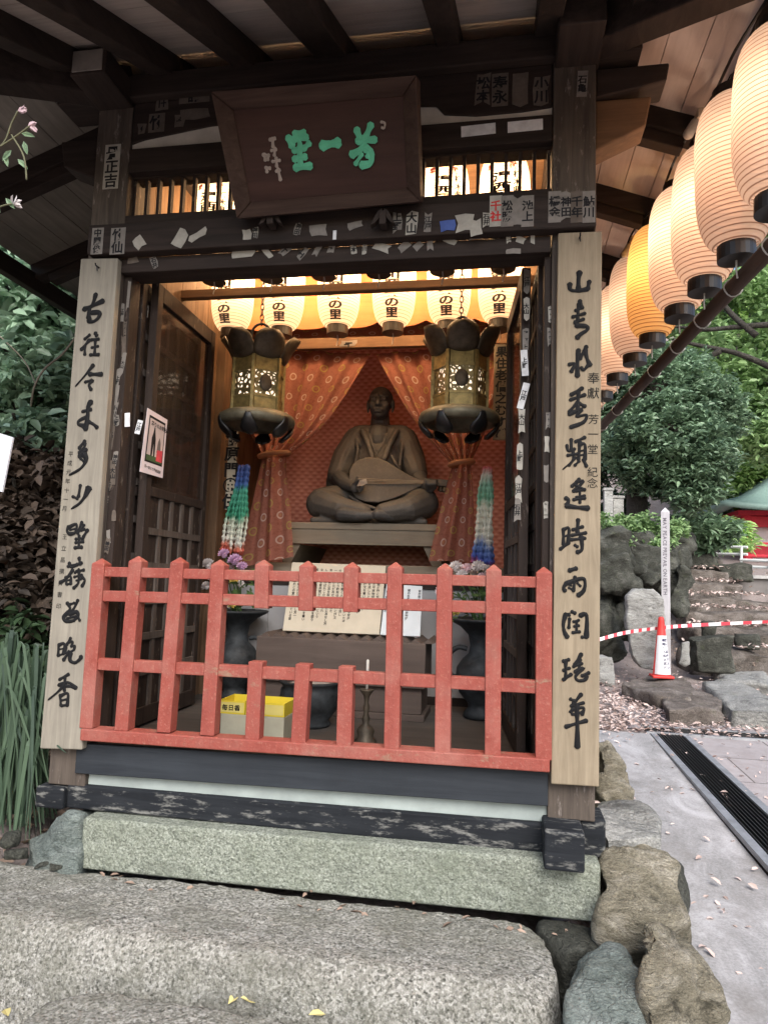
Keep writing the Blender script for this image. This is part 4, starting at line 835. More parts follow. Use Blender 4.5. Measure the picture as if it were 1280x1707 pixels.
b.cap(s(905, 790, -.06), s(925, 840, -.14), .045, .036); b.cap(s(925, 840, -.14), s(970, 868, -.205), .036, .027)
hand(s(990, 865, -.225), Matrix.Rotation(R(-10), 3, 'Y'), [[s(978+k*17, 886, -.238), s(980+k*17, 856, -.268), s(984+k*17, 832, -.262), s(988+k*17, 822, -.235)] for k in range(4)], [s(972, 880, -.235), s(962, 850, -.262), s(966, 828, -.262)])
# feet
b.cap(s(320, 1082, -.315), s(430, 1092, -.33), .040, .034); b.cap(s(430, 1092, -.33), s(560, 1090, -.325), .034, .022); b.cap(s(700, 1095, -.29), s(590, 1085, -.33), .035, .03)
for k in range(5): b.cap(s(552-k*3, 1072+k*9, -.335), s(588-k*6, 1076+k*10, -.335), .0105-.0008*k, .009-.0008*k, 8)
blob(b, 'body', skin_m, st, .0042, 2)
b = MB()
b.ell(s(612, 720, .03), (.175, .125, .20)); b.ell(s(612, 560, .03), (.185, .10, .12)); b.cap(s(455, 500, .03), s(770, 500, .03), .075, .075); b.ell(s(612, 930, .05), (.20, .17, .13))
b.cap(s(430, 520, .03), s(345, 660, .0), .078, .08); b.cap(s(345, 660, .0), s(295, 780, -.045), .08, .068); b.cap(s(795, 520, .03), s(850, 660, .0), .078, .078); b.cap(s(850, 660, 0), s(890, 770, -.05), .078, .062)
for a_, c_ in ((300, 830), (345, 790)): b.cap(s(255, a_+480, -.04), s(335, a_+450, -.07), .02, .02)
b.ell(s(262, 850, .0), (.05, .05, .09)); b.ell(s(905, 800, .02), (.04, .05, .07))
# crossed legs
b.cap(s(500, 980, .0), s(330, 985, -.10), .105, .10); b.cap(s(330, 985, -.10), s(170, 1005, -.17), .10, .092); b.cap(s(170, 1005, -.17), s(310, 1045, -.26), .09, .07); b.cap(s(310, 1045, -.26), s(480, 1075, -.29), .068, .05)
b.cap(s(720, 980, .0), s(830, 985, -.10), .105, .10); b.cap(s(830, 985, -.10), s(935, 1003, -.17), .10, .09); b.cap(s(935, 1003, -.17), s(830, 1045, -.26), .088, .072); b.cap(s(830, 1045, -.26), s(640, 1070, -.29), .07, .052)
zf = .902+.012
for x0, x1, yy in ((-.36, .25, -.25), (-.32, .22, -.05), (-.25, .15, .12)): b.cap((x0, YS+yy, zf+.004), (x1, YS+yy, zf+.004), .02, .02)
# garment folds, collar
for pts, r_ in (([(478, 455, -.045), (520, 540, -.095), (552, 655, -.115)], .018), ([(735, 455, -.045), (690, 540, -.095), (640, 665, -.118)], .018), ([(430, 480, -.03), (440, 600, -.075), (425, 700, -.08)], .010), ([(790, 480, -.03), (775, 600, -.075), (760, 720, -.085)], .010), ([(400, 540, -.05), (355, 650, -.075), (310, 740, -.09)], .009), ([(830, 540, -.05), (865, 660, -.075), (890, 730, -.09)], .009),
              ([(500, 660, -.10), (470, 720, -.11), (430, 760, -.10)], .010), ([(700, 640, -.10), (730, 700, -.11), (760, 740, -.10)], .010), ([(340, 690, -.07), (300, 770, -.11)], .010), ([(380, 950, -.20), (480, 1010, -.23), (600, 1050, -.25)], .010), ([(860, 940, -.20), (760, 1000, -.23), (650, 1050, -.25)], .010), ([(250, 930, -.24), (330, 990, -.285)], .009), ([(885, 950, -.245), (880, 1020, -.265)], .008), ([(160, 1080, -.25), (280, 1095, -.28)], .010), ([(720, 1105, -.29), (920, 1100, -.22)], .012)):
    for i in range(len(pts)-1): b.cap(s(*pts[i]), s(*pts[i+1]), r_, r_, 8)
blob(b, 'robe', robe_m, st, .006, 3)
b = MB(); b.tube(smooth_pts([s(530, 470, -.085), s(548, 550, -.118), s(590, 618, -.128), s(640, 540, -.118), s(662, 470, -.085)], 6), .0028, 6).tube(smooth_pts([s(540, 470, -.088), s(560, 560, -.120), s(592, 600, -.130), s(630, 550, -.12), s(652, 470, -.088)], 6), .0028, 6).tube([s(590, 615, -.13), s(588, 640, -.128)], .003, 6)
b.build('necklace', skin_m, st, smooth=True)
ol = [(372, 800), (376, 750), (400, 705), (445, 667), (520, 648), (590, 652), (660, 680), (740, 730), (830, 785), (900, 815), (965, 828), (965, 848), (900, 880), (800, 930), (700, 970), (600, 995), (500, 990), (430, 965), (390, 910), (374, 850)]
b = MB(); b.prism([s(x, y, -.205-.02*(y-820)/160) for x, y in ol], (0, .06, 0)); lo = b.build('lute', lute_m, st, bevel=.014, seg=3)
b = MB(); b.beam(s(940, 838, -.215), s(1150, 852, -.20), .034, .036); b.beam(s(1060, 875, -.19), s(1150, 905, -.16), .03, .04)
for k in range(3): c_ = s(1075+k*28, 868, -.2); b.cap(c_, c_+Vector((0, -.03, -.03)), .006, .009, 8)
b.build('neck', lute_m, lo, bevel=.004)
b = MB()
for k in range(4): b.tube([s(440, 812+k*14, -.2115), s(960, 832+k*5, -.2225)], .0016, 5)
b.build('strings', statmat('pale_string', (.16, .13, .10), (.2, .17, .13)), lo)
b = MB(); b.beam(s(436, 800, -.212), s(440, 868, -.216), .012, .01); b.build('bridge', skin_m, lo); 
b = MB(); b.prism([s(432, 872, -.30), s(455, 826, -.305), s(505, 812, -.30), s(512, 850, -.30), s(470, 868, -.305)], (0, .008, 0)); b.build('plectrum', statmat('pale_plectrum', (.17, .14, .11), (.22, .18, .145)), st, bevel=.002)
# ------------------------------------------------------------------ vases and flowers
def vase(cx, cy, sc_, label):
    c = Vector((cx, cy, ZF)); t = thing('bronze_vase', label, 'vase', c, 'bronze flower vases')
    pr = [(.075, 0), (.085, .01), (.08, .03), (.06, .05), (.065, .075), (.105, .12), (.125, .18), (.12, .24), (.09, .285), (.062, .31), (.055, .35), (.065, .40), (.105, .44), (.158, .468), (.165, .478), (.155, .482), (.06, .45)]
    MB().lathe([(r_*sc_, z*sc_) for r_, z in pr], c, 32).build('body', bronze_d, t, smooth=True)
    for q_ in (-1, 1):
        pts = [c + Vector((q_*x*sc_, 0, z*sc_)) for x, z in ((.07, .33), (.115, .335), (.155, .30), (.16, .24), (.145, .20), (.12, .19))]
        MB().tube(smooth_pts(pts, 5), .012*sc_, 8).build('handle', bronze_d, t, smooth=True)
    return t
vase(-.655, .97, .93, 'dark bronze vase with flared rim standing behind the fence near the left doors'); vase(.575, .90, .95, 'dark bronze vase with curled handles standing beside the right doors')
stemm = leafmat('flower_leaf', (.03, .06, .02), (.07, .12, .04)); petm = [plain('white_petal', (.62, .58, .58), .7, var=.08), plain('lilac_petal', (.48, .30, .47), .7, var=.1), plain('yellow_petal', (.55, .42, .10), .7), plain('pale_pink_petal', (.62, .46, .50), .7)]
def bloom(mb, c, r_, nrm, n=34):
    rt_ = nrm.to_track_quat('Z', 'Y').to_matrix()
    for k in range(n):
        ph = k*2.4; th = math.sqrt(k/n)*1.45; d = rt_ @ Vector((sin(th)*cos(ph), sin(th)*sin(ph), cos(th))); e = d.orthogonal().normalized()
        mb.add([c + d*r_*.2 - e*r_*.10, c + d*r_*.8 - e*r_*.16, c + d*r_*1.02, c + d*r_*.8 + e*r_*.16, c + d*r_*.2 + e*r_*.10], [(0, 1, 2, 3, 4)])
    mb.ell(c, r_*.5, None, 8, 5)
def bouquet(c, spots, label, leafn):
    t = thing('flower_bouquet', label, 'flowers', c, 'altar flower bouquets'); rr = random.Random(int(c.x*1000))
    g = MB()
    for (px, py, r_, k) in spots:
        p_ = A(px, py, c.y + rr.uniform(-.07, .05)); m = MB(); nn = (p_ - c + Vector((0, -.12, .08))).normalized(); bloom(m, p_, r_*1.25, nn); m.build('bloom', petm[k], t, normals=False)
        g.tube(smooth_pts([c+Vector((rr.uniform(-.02, .02), rr.uniform(-.02, .02), -.06)), c.lerp(p_, .5)+Vector((0, 0, .03)), p_], 4), .0035, 5)
    for _ in range(leafn):
        p_ = c + Vector((rr.uniform(-.11, .11), rr.uniform(-.10, .08), rr.uniform(-.01, .20))); d = Vector((rr.uniform(-1, 1), rr.uniform(-1, .6), rr.uniform(-.3, .9))).normalized(); e = d.orthogonal().normalized(); l = rr.uniform(.03, .06)
        g.add([p_, p_+d*l*.5+e*l*.22, p_+d*l, p_+d*l*.5-e*l*.22], [(0, 1, 2, 3)])
    g.build('foliage', stemm, t, normals=False)
zl = ZF+.482*.93
bouquet(Vector((-.655, .97, zl)), [(347, 942, .030, 0), (374, 925, .028, 1), (392, 936, .034, 1), (381, 952, .030, 3), (404, 946, .026, 1), (357, 962, .026, 0), (345, 978, .024, 0), (392, 968, .024, 2), (388, 1008, .022, 2), (366, 950, .026, 0), (400, 975, .022, 0), (352, 955, .028, 3)], 'white and lilac chrysanthemums in the vase near the left doors', 45)
bouquet(Vector((.575, .90, ZF+.482*.95)), [(742, 952, .028, 0), (760, 947, .03, 0), (778, 950, .028, 3), (797, 946, .03, 0), (812, 952, .026, 0), (735, 985, .024, 3), (752, 995, .022, 2), (762, 1020, .022, 2), (748, 1015, .02, 2), (770, 960, .026, 0), (790, 958, .024, 0), (804, 963, .022, 3)], 'white chrysanthemums with dark leaves in the vase by the right doors', 90)
# ------------------------------------------------------------------ incense things on the floor
blk = thing('wooden_block', 'pale grey stone block on the hall floor under the yellow box', 'block', A(420, 1232, .18))
a = A(368, 1192, .17); b_ = A(472, 1240, .17); z_ = A(420, 1193, .17).z
MB().box((a.x, .17, ZF), (b_.x, .34, z_)).build('block', plain('pale_block', (.36, .35, .27), .85, var=.12), blk, bevel=.003)
yel = plain('yellow_card', (.62, .50, .04), .6, var=.06); yel2 = plain('pale_yellow_print', (.60, .52, .16), .6, var=.06)
for i, (x0, x1, lab, y0_) in enumerate(((365, 408, 'small open yellow incense box on the pale block, nearest the left doors', .172), (409.5, 474, 'wider open yellow card box beside the small incense box on the pale block', .172))):
    p0 = A(x0, 1190, y0_); p1 = A(x1, 1190, y0_); h_ = A(x0, 1168, y0_).z - A(x0, 1190, y0_).z; t = thing('yellow_box', lab, 'cardboard box', Vector((p0.x, y0_, z_+.0005)), 'open yellow boxes on the block'); dz = z_+.001
    x0w, x1w = p0.x, p1.x; m = MB(); m.box((x0w, y0_, dz), (x1w, y0_+.15, dz+.003)); m.box((x0w, y0_, dz+.0031), (x1w, y0_+.003, dz+h_)); m.box((x0w, y0_+.147, dz+.0031), (x1w, y0_+.15, dz+h_)); m.box((x0w, y0_+.0031, dz+.0031), (x0w+.003, y0_+.1469, dz+h_)); m.box((x1w-.003, y0_+.0031, dz+.0031), (x1w, y0_+.1469, dz+h_)); m.build('tray', yel, t)
    m = MB(); m.box((x0w+.004, y0_-.001, dz+.006), (x1w-.004, y0_-.0002, dz+h_-.006)); m.build('label', yel2, t)
    if i == 0: m = MB(); write(m, '毎日香', (x0w+.012, y0_-.0015, dz+h_*.48), (1, 0, 0), (0, 0, 1), .023, 1.1, False, .03); m.build('lettering', ink, t, normals=False)
bc = Vector((AZ(540, 1200, ZF).x-.03, .50, ZF)); t = thing('incense_burner', 'round dark incense bowl full of pale ash before the offering box', 'incense burner', bc)
MB().lathe([(.085, 0), (.09, .012), (.08, .025), (.115, .07), (.13, .11), (.128, .15), (.118, .165), (.13, .178), (.134, .186), (.126, .19), (.112, .172)], bc, 32).build('bowl', bronze_d, t, smooth=True); MB().lathe([(.0, .177), (.06, .179), (.112, .172)], bc, 24).build('ash', plain('pale_ash', (.3, .28, .26), .95, scale=40), t, smooth=True)
cc = Vector((.158, .27, ZF)); t = thing('candlestick', 'slender dark bronze candlestick holding a thin white candle', 'candlestick', cc)
MB().lathe([(.042, 0), (.045, .008), (.03, .02), (.035, .045), (.025, .06), (.012, .07), (.016, .09), (.009, .11), (.014, .13), (.008, .15), (.012, .175), (.026, .195), (.028, .2), (.0, .2)], cc, 20).build('stem', bronze_b, t, smooth=True); MB().lathe([(.0055, .201), (.0055, .31), (.002, .314)], cc, 10).build('candle', plain('white_wax', (.7, .68, .62), .5), t, smooth=True)
# strings of folded paper cranes
def cranes(name_label, ptop, pbot, y, spread, stops):
    a, b_ = A(*ptop, y), A(*pbot, y); t = thing('crane_garland', name_label, 'paper cranes', b_, 'bundles of paper crane strings'); rr = random.Random(int(a.x*100))
    m_ = Mat('folded_paper', .7, .2); z = m_.n.new('ShaderNodeSeparateXYZ'); m_.L(m_.co.outputs['Object'], z.inputs[0]); nz = m_.noise(m_.mapn((14, 14, 3)), 1.5, 3); fz = m_.math('ADD', m_.math('DIVIDE', z.outputs[2], a.z-b_.z), m_.math('MULTIPLY', m_.math('SUBTRACT', nz, .5), .34)); m_.col(m_.ramp(fz, stops))
    for k in range(22):
        x = rr.uniform(-1, 1); yy = rr.uniform(-1, 1)*.6; m = MB(); n = 30; pts = []; rd = []
        for i in range(n+1):
            v = i/n; w_ = spread*(.35+.65*v**.7); pts.append(Vector((a.x+(b_.x-a.x)*v + x*w_ + .006*sin(v*9+k), y + yy*w_, a.z+(b_.z-a.z)*v*rr.uniform(.97, 1.0)))); rd.append((.011 if i % 2 else .005)*(.7+.5*v)*(1 if i < n else .3))
        m.tube(pts, rd, 5).build('string', m_.m, t)
cranes('bundle of paper cranes, blue and green over white and red, beside the left tied curtain', (408, 775), (386, 925), 1.02, .055, [(.0, (.45, .08, .06)), (.10, (.40, .12, .08)), (.16, (.55, .55, .50)), (.34, (.50, .55, .45)), (.42, (.05, .26, .16)), (.68, (.06, .28, .20)), (.76, (.05, .11, .32)), (1, (.08, .12, .35))])
cranes('bundle of paper cranes, whitish with green and blue, beside the right doors', (812, 778), (805, 945), 1.0, .05, [(.0, (.3, .05, .08)), (.08, (.05, .08, .30)), (.2, (.10, .16, .34)), (.3, (.55, .54, .46)), (.55, (.52, .52, .42)), (.66, (.15, .34, .22)), (.82, (.20, .36, .26)), (.92, (.5, .48, .4)), (1, (.45, .10, .10))])
# ------------------------------------------------------------------ ground
def sstep(a, b, x): t = min(1, max(0, (x-a)/(b-a))); return t*t*(3-2*t)
def gz(x, y):
    base = -.82 + .036*max(y, -.5)
    left = sstep(-.80, -1.25, x)*.42 + sstep(-1.2, -3.2, x)*1.9*sstep(-1.6, .6, y) + max(0, -x-3.2)*.55*sstep(-1.6, .6, y)
    back = sstep(7.6, 13.5, y)*1.25*sstep(.2, 2.2, x+.0) + max(0, y-13)*.10
    hill = max(0, y-17)*.42 + sstep(2.0, -2, x)*sstep(3.0, 9, y)*2.5
    under = 0
    if -.75 < x < 1.0 and -.1 < y < 2.3: under = .2
    return base + left*sstep(-3.0, -.3, y) + back + hill + under + .02*noise.noise(Vector((x*2.2, y*2.2, 3)))
gm = Mat('soil_and_leaf_mould', .95, .15); gn = gm.noise(gm.mapn(), 2.2, 8, .7); gf = gm.noise(gm.mapn(), 45, 5, .75)
gc = gm.ramp(gn, [(.35, (.20, .165, .15)), (.5, (.30, .26, .245)), (.68, (.17, .125, .105))]); gc = gm.mix(.4, gc, gm.ramp(gf, [(.35, (.09, .065, .055)), (.65, (.42, .36, .34))])); gm.col(gc); gm.bump(gf, .8, .02)
m = MB(); xs = [-60, -40, -25, -16, -11] + [-8+.2*i for i in range(106)] + [14, 17, 22, 30, 45, 60]; ys = [-9, -6, -4.5, -3.5] + [-3+.2*i for i in range(130)] + [24, 28, 34, 42, 55, 75]
m.add([(x, y, gz(x, y)) for y in ys for x in xs], [(j*len(xs)+i, j*len(xs)+i+1, (j+1)*len(xs)+i+1, (j+1)*len(xs)+i) for j in range(len(ys)-1) for i in range(len(xs)-1)])
tag(m.build('ground', gm.m, None, smooth=True), kind='structure')
# concrete strip beside the hall, slab side of the drain
cm = Mat('worn_concrete', .8, .3); c1 = cm.noise(cm.mapn((1, .5, 1)), 3.5, 9, .72, .8); c2 = cm.noise(cm.mapn(), 90, 3, .7); cc_ = cm.ramp(c1, [(.34, (.19, .185, .18)), (.5, (.31, .30, .30)), (.62, (.46, .45, .46))]); cc_ = cm.mix(.25, cc_, cm.ramp(c2, [(.35, (.16, .16, .16)), (.65, (.55, .55, .55))])); cdv = cm.n.new('ShaderNodeVectorMath'); cdv.operation = 'ADD'; cnz = cm.n.new('ShaderNodeTexNoise'); cnz.inputs['Scale'].default_value = 3; cnz.inputs['Detail'].default_value = 5; cm.L(cm.mapn(), cnz.inputs['Vector']); cm.L(cm.mapn(), cdv.inputs[0]); cm.L(cnz.outputs['Color'], cdv.inputs[1]); ccr = cm.vor(cdv.outputs[0], 1.1, 'DISTANCE_TO_EDGE'); cc_ = cm.mix(cm.math('MULTIPLY', cm.ramp(ccr, [(0, .5), (.004, .3), (.01, 0)]), cm.ramp(cm.noise(cm.mapn(), .9, 2), [(.55, 0), (.62, 1)])), cc_, (.10, .095, .09)); cst = cm.noise(cm.mapn(), 1.3, 7, .75); cc_ = cm.mix(cm.ramp(cst, [(.5, 0), (.66, .6)]), cc_, (.17, .155, .14)); cm.col(cc_); cm.bump(c1, .5, .01)
def sheet_on_ground(name, mat, xl, xr, y0, y1, off, n=40):
    m = MB(); m.grid(lambda u, v: (lambda y: Vector(((1-u)*xl(y)+u*xr(y), y, -.82+.036*max(y, -.5)+off)))(y0+(y1-y0)*v), 8, n); return tag(m.build(name, mat, None, smooth=True), kind='structure')
DXa, DXb = 1.985, 2.20
sheet_on_ground('concrete_path', cm.m, lambda y: 1.22+.06*y+.03*sin(y*5), lambda y: DXa-.055, -3.2, 4.02, .03)
pm = Mat('paving_slab_concrete', .85, .25); br_ = pm.n.new('ShaderNodeTexBrick'); br_.inputs['Scale'].default_value = 1.0; br_.inputs['Brick Width'].default_value = .9; br_.inputs['Row Height'].default_value = .6; br_.inputs['Mortar Size'].default_value = .006; br_.inputs['Color1'].default_value = (.36, .33, .33, 1); br_.inputs['Color2'].default_value = (.32, .295, .295, 1); br_.inputs['Mortar'].default_value = (.10, .09, .085, 1); pm.L(pm.mapn(), br_.inputs['Vector']); p1 = pm.noise(pm.mapn(), 8, 8, .75); pc = pm.mix(pm.ramp(p1, [(.4, 0), (.7, .5)]), br_.outputs[0], (.20, .165, .155)); pm.col(pc); pm.bump(p1, .4, .008)
sheet_on_ground('pavement', pm.m, lambda y: DXb+.05, lambda y: 7.0, -3.2, 4.02, .026)
sheet_on_ground('forecourt', pm.m, lambda y: 1.75+.1*sin(y*3), lambda y: 9.0, 4.24, 5.2, .012)
dg_ = thing('drain_grate', 'long black steel drain grating with pale edges sunk in the concrete', 'drain', (2.09, 1, -.75)); grm = Mat('black_steel_grating', .45, .5, .6); grm.col((.045, .045, .047)); grm = grm.m; edg = plain('pale_steel_edge', (.33, .34, .36), .5, .4, .5)
def gp(x, y, off): return Vector((x, y, -.82+.036*max(y, -.5)+off))
MB().add([gp(DXa, -3.2, .012), gp(DXb, -3.2, .012), gp(DXb, 4.1, .012), gp(DXa, 4.1, .012)], [(0, 1, 2, 3)]).build('channel', black, dg_)
m = MB()
for i in range(9): x = DXa+.012+i*(DXb-DXa-.024)/8; m.beam(gp(x, -3.2, .028), gp(x, 4.1, .028), .005, .02)
m.build('grating', grm, dg_); m = MB()
for i in range(270): y = -2.2+i*.0235; m.beam(gp(DXa+.006, y, .026), gp(DXb-.006, y, .026), .004, .014)
m.build('cross_bars', grm, dg_)
for x in (DXa-.026, DXb+.026): MB().beam(gp(x, -3.2, .022), gp(x, 4.0, .022), .05, .03).build('edge_strip', edg, dg_)
d2 = thing('drain_grate', 'short dark drain grating crossing the forecourt at the far end of the long one', 'drain', (3.5, 4.13, -.67)); MB().add([gp(DXa-.05, 4.03, .02), gp(7, 4.03, .02), gp(7, 4.23, .02), gp(DXa-.05, 4.23, .02)], [(0, 1, 2, 3)]).build('channel', black, d2); m = MB()
for i in range(5): y = 4.045+i*.042; m.beam(gp(DXa-.05, y, .034), gp(7, y, .034), .006, .016, (0, 0, 1))
m.build('grating', grm, d2)
for y in (4.02, 4.245): MB().beam(gp(DXa-.08, y, .03), gp(7, y, .03), .035, .03).build('edge_strip', edg, d2)

# ------------------------------------------------------------------ cut stone in front
def rough_block(mb_pts, amp=.012, cuts=5, seed=0, freq=7.0, edge=.06, facet=2.2, rdg=.55):
    """convex stone from corner points: hull, subdivided and roughened"""
    bm = bmesh.new()
    for p_ in mb_pts: bm.verts.new(p_)
    bmesh.ops.convex_hull(bm, input=bm.verts[:]); 
    for v in [v for v in bm.verts if not v.link_faces]: bm.verts.remove(v)
    me0 = bpy.data.meshes.new('hull'); bm.to_mesh(me0); bm.free(); ob = bpy.data.objects.new('hull', me0); C.objects.link(ob)
    md = ob.modifiers.new('remesh', 'REMESH'); md.mode = 'VOXEL'; md.voxel_size = edge*.42; sm = ob.modifiers.new('smooth', 'SMOOTH'); sm.iterations = 1
    me1 = bpy.data.meshes.new_from_object(ob.evaluated_get(bpy.context.evaluated_depsgraph_get())); sv = Vector((seed*3.1, seed*1.7, seed)); vs = []
    for v in me1.vertices:
        q_ = v.co*freq + sv; h_ = noise.fractal(q_, .9, 2.1, 4)*amp + (noise.ridged_multi_fractal(Vector((q_.x*.5, q_.y*.5, q_.z*1.3+q_.x*.4)), 1.0, 2.0, 3, 1.0, 2.0)-1.0)*amp*rdg + noise.noise(v.co*2.3+sv)*amp*1.6 + amp*facet*(.45-noise.voronoi(v.co*freq*.55+sv)[0][0]) ; vs.append(v.co + v.normal*h_)
    m = MB(); m.add(vs, [tuple(p_.vertices) for p_ in me1.polygons]); bpy.data.objects.remove(ob); bpy.data.meshes.remove(me0); bpy.data.meshes.remove(me1); return m
def bx8(a, b): return [(x, y, z) for x in (a[0], b[0]) for y in (a[1], b[1]) for z in (a[2], b[2])]
zt = -.274
m = MB(); m.prism([(-.796, -.062, -.452), (.985, -.062, -.438), (.985, -.062, -.262), (-.796, -.062, -.276)], (0, 2.2, 0))
tag(m.build('plinth_stone', gran, None, bevel=.012, seg=3), 'long pale dressed granite kerb directly beneath the black sill', 'stone block')
tag(rough_block([(-1.6, -.08, -.445), (.74, -.085, -.445), (.81, -.17, -.45), (.835, -.33, -.455), (.82, -.42, -.47), (.76, -.50, -.49), (-1.6, -.46, -.455), (-1.6, -.42, -.435), (.70, -.445, -.437), (-1.6, -.1, -.70), (.82, -.1, -.70), (.86, -.4, -.70), (.82, -.545, -.70), (-1.6, -.54, -.70)], .006, 12, 2, 16, .03, .6, .15).build('stone_step', gran2, None, smooth=True), 'big rough granite step slab spanning the foreground below the shrine', 'stone step')
q_ = [AZ(150, 1652, -.66), AZ(560, 1700, -.66)]
tag(rough_block([(-.42, -.575, -.535), (-.37, -.56, -.53), (.30, -.565, -.535), (.36, -.62, -.54), (.34, -1.1, -.54), (-.55, -1.1, -.54), (-.50, -.64, -.54), (-.55, -.575, -.80), (.40, -.575, -.80), (.40, -1.15, -.80), (-.65, -1.15, -.80)], .006, 11, 5, 16, .03, .6, .15).build('stone_step', gran2, None, smooth=True), 'lower rough stone step at the bottom edge with yellow leaves', 'stone step')
# ------------------------------------------------------------------ rocks
st_yel = stone('banded_ochre_rock', (.10, .09, .065), (.25, .225, .165), (.52, .48, .40), 5, 2.0); st_grey = stone('smooth_grey_rock', (.19, .19, .18), (.26, .26, .245), (.34, .34, .32), 3); st_stair = stone('leaf_stained_stair_stone', (.06, .05, .042), (.14, .12, .105), (.26, .235, .215), 4); st_teal = stone('teal_grey_rock', (.09, .11, .10), (.17, .20, .185), (.31, .34, .32), 4, 1.5)
st_dark = stone('dark_wall_boulder', (.022, .022, .018), (.058, .06, .05), (.16, .16, .14), 4); st_pale = stone('pale_standing_stone', (.25, .245, .23), (.38, .38, .36), (.52, .52, .50), 6, 1.5)
def rock_px(outline, ytop, yfront, depth, zb, mat, label, seed, amp=.018, group='rocks edging the hall', name='rock', cat='rock'):
    """outline: photo points with the depth each lies at; the stone is closed downwards and backwards"""
    pts = [A(px, py, y) for px, py, y in outline]; ext = [p_+Vector((0, depth, -.02)) for p_ in pts]; low = [Vector((p_.x, p_.y, zb)) for p_ in pts] + [Vector((p_.x, p_.y+depth, zb)) for p_ in pts]
    return tag(rough_block(pts+ext+low, amp*1.25, 9, seed, 7, .026, 3.2, .5).build(name, mat, None, smooth=True), label, cat, group)
rock_px([(990, 1345, .28), (1000, 1338, .42), (1075, 1332, .42), (1098, 1350, .40), (1106, 1395, .10), (1010, 1400, .04)], 0, 0, .08, -.80, st_grey, 'smooth flat grey boulder right beside the sill end', 1, .008)
rock_px([(1003, 1440, -.03), (1020, 1418, .05), (1075, 1410, .08), (1115, 1425, .05), (1140, 1500, -.1), (1120, 1545, -.2), (1010, 1515, -.16)], 0, 0, .12, -.84, st_yel, 'craggy ochre grey rock below the smooth boulder, touching the granite kerb', 2, .02)
rock_px([(1072, 1545, -.40), (1110, 1545, -.34), (1150, 1575, -.33), (1190, 1650, -.42), (1225, 1760, -.55), (1085, 1760, -.66), (1070, 1640, -.50)], 0, 0, .1, -.9, st_yel, 'yellowish banded rock at the bottom edge of the concrete path', 3, .022)
rock_px([(945, 1660, -.50), (985, 1610, -.40), (1045, 1592, -.36), (1070, 1610, -.38), (1085, 1700, -.52), (1080, 1780, -.66), (950, 1780, -.66)], 0, 0, .1, -.9, st_teal, 'blue green rock at the bottom edge beside the rough step', 4, .016)
rock_px([(1005, 1300, .75), (1030, 1295, .82), (1060, 1318, .75), (1062, 1345, .6), (1005, 1350, .6)], 0, 0, .15, -.8, st_yel, 'jagged cream rock behind the smooth grey boulder', 6, .02)
rock_px([(1000, 1250, 1.2), (1020, 1243, 1.25), (1040, 1268, 1.2), (1058, 1310, 1.0), (1003, 1310, 1.0)], 0, 0, .2, -.8, st_yel, 'pointed weathered rock beside the foot of the tan couplet board', 7, .02)
rock_px([(1120, 1440, .12), (1138, 1445, .15), (1142, 1515, .02), (1122, 1500, 0)], 0, 0, .1, -.84, st_dark, 'thin dark sliver of rock wedged at the edge of the concrete path', 8, .01)
rock_px([(900, 1548, -.12), (1000, 1552, -.12), (1003, 1580, -.2), (940, 1590, -.24)], 0, 0, .08, -.84, st_dark, 'low flat stone tucked under the end of the granite kerb', 9, .01)
rock_px([(45, 1400, -.02), (95, 1362, .0), (134, 1360, -.02), (133, 1440, -.10), (60, 1440, -.12)], 0, 0, .2, -.6, st_teal, 'grey green rock at the foot of the strap leaved plant', 10, .015)
rng = random.Random(5)
for i, (px, py) in enumerate(((30, 1425), (18, 1400), (75, 1437), (100, 1442))):
    c = A(px, py, -.10); r_ = rng.uniform(.03, .05); tag(rough_block([c+Vector((rng.uniform(-1, 1), rng.uniform(-1, 1), rng.uniform(-.7, .7)))*r_ for _ in range(14)], .006, 4, i+20, 7, .02).build('pebble', st_dark, None, smooth=True), ('brown cobble under the strap leaves', 'small cobble at the left edge of the picture', 'round cobble beside the grey green rock', 'little cobble against the granite kerb')[i], 'stone', 'cobbles beside the step')
# sidewall of boulders behind the couplet board, each its own stone
BW = [(1012, 915, 7.4, 60, 60), (1050, 870, 8.6, 46, 40), (1085, 885, 9, 42, 40), (1020, 960, 7.2, 50, 46), (1065, 935, 7.8, 60, 46), (1105, 930, 8.4, 40, 46), (1010, 1005, 7, 40, 50), (1040, 975, 7.2, 30, 34), (1082, 965, 7.8, 44, 30), (1018, 870, 8, 40, 50), (1060, 905, 8.2, 50, 30), (1112, 890, 9.2, 40, 36), (1140, 905, 10, 40, 30), (1130, 930, 9.6, 30, 30), (1030, 1040, 6.9, 44, 50), (1012, 1075, 6.7, 44, 44), (1000, 1040, 6.6, 40, 60), (1110, 965, 8.2, 30, 40), (1125, 985, 8.0, 30, 60), (1005, 840, 8.2, 30, 40)]
wd_ = ('at the top of the wall beside the board', 'under the dark tree trunk', 'with moss beside the trunk', 'halfway up beside the board', 'behind the standing stone top', 'behind the peace pole', 'above the tape beside the board', 'small and wedged by the standing stone', 'just left of the peace pole', 'high beside the board')
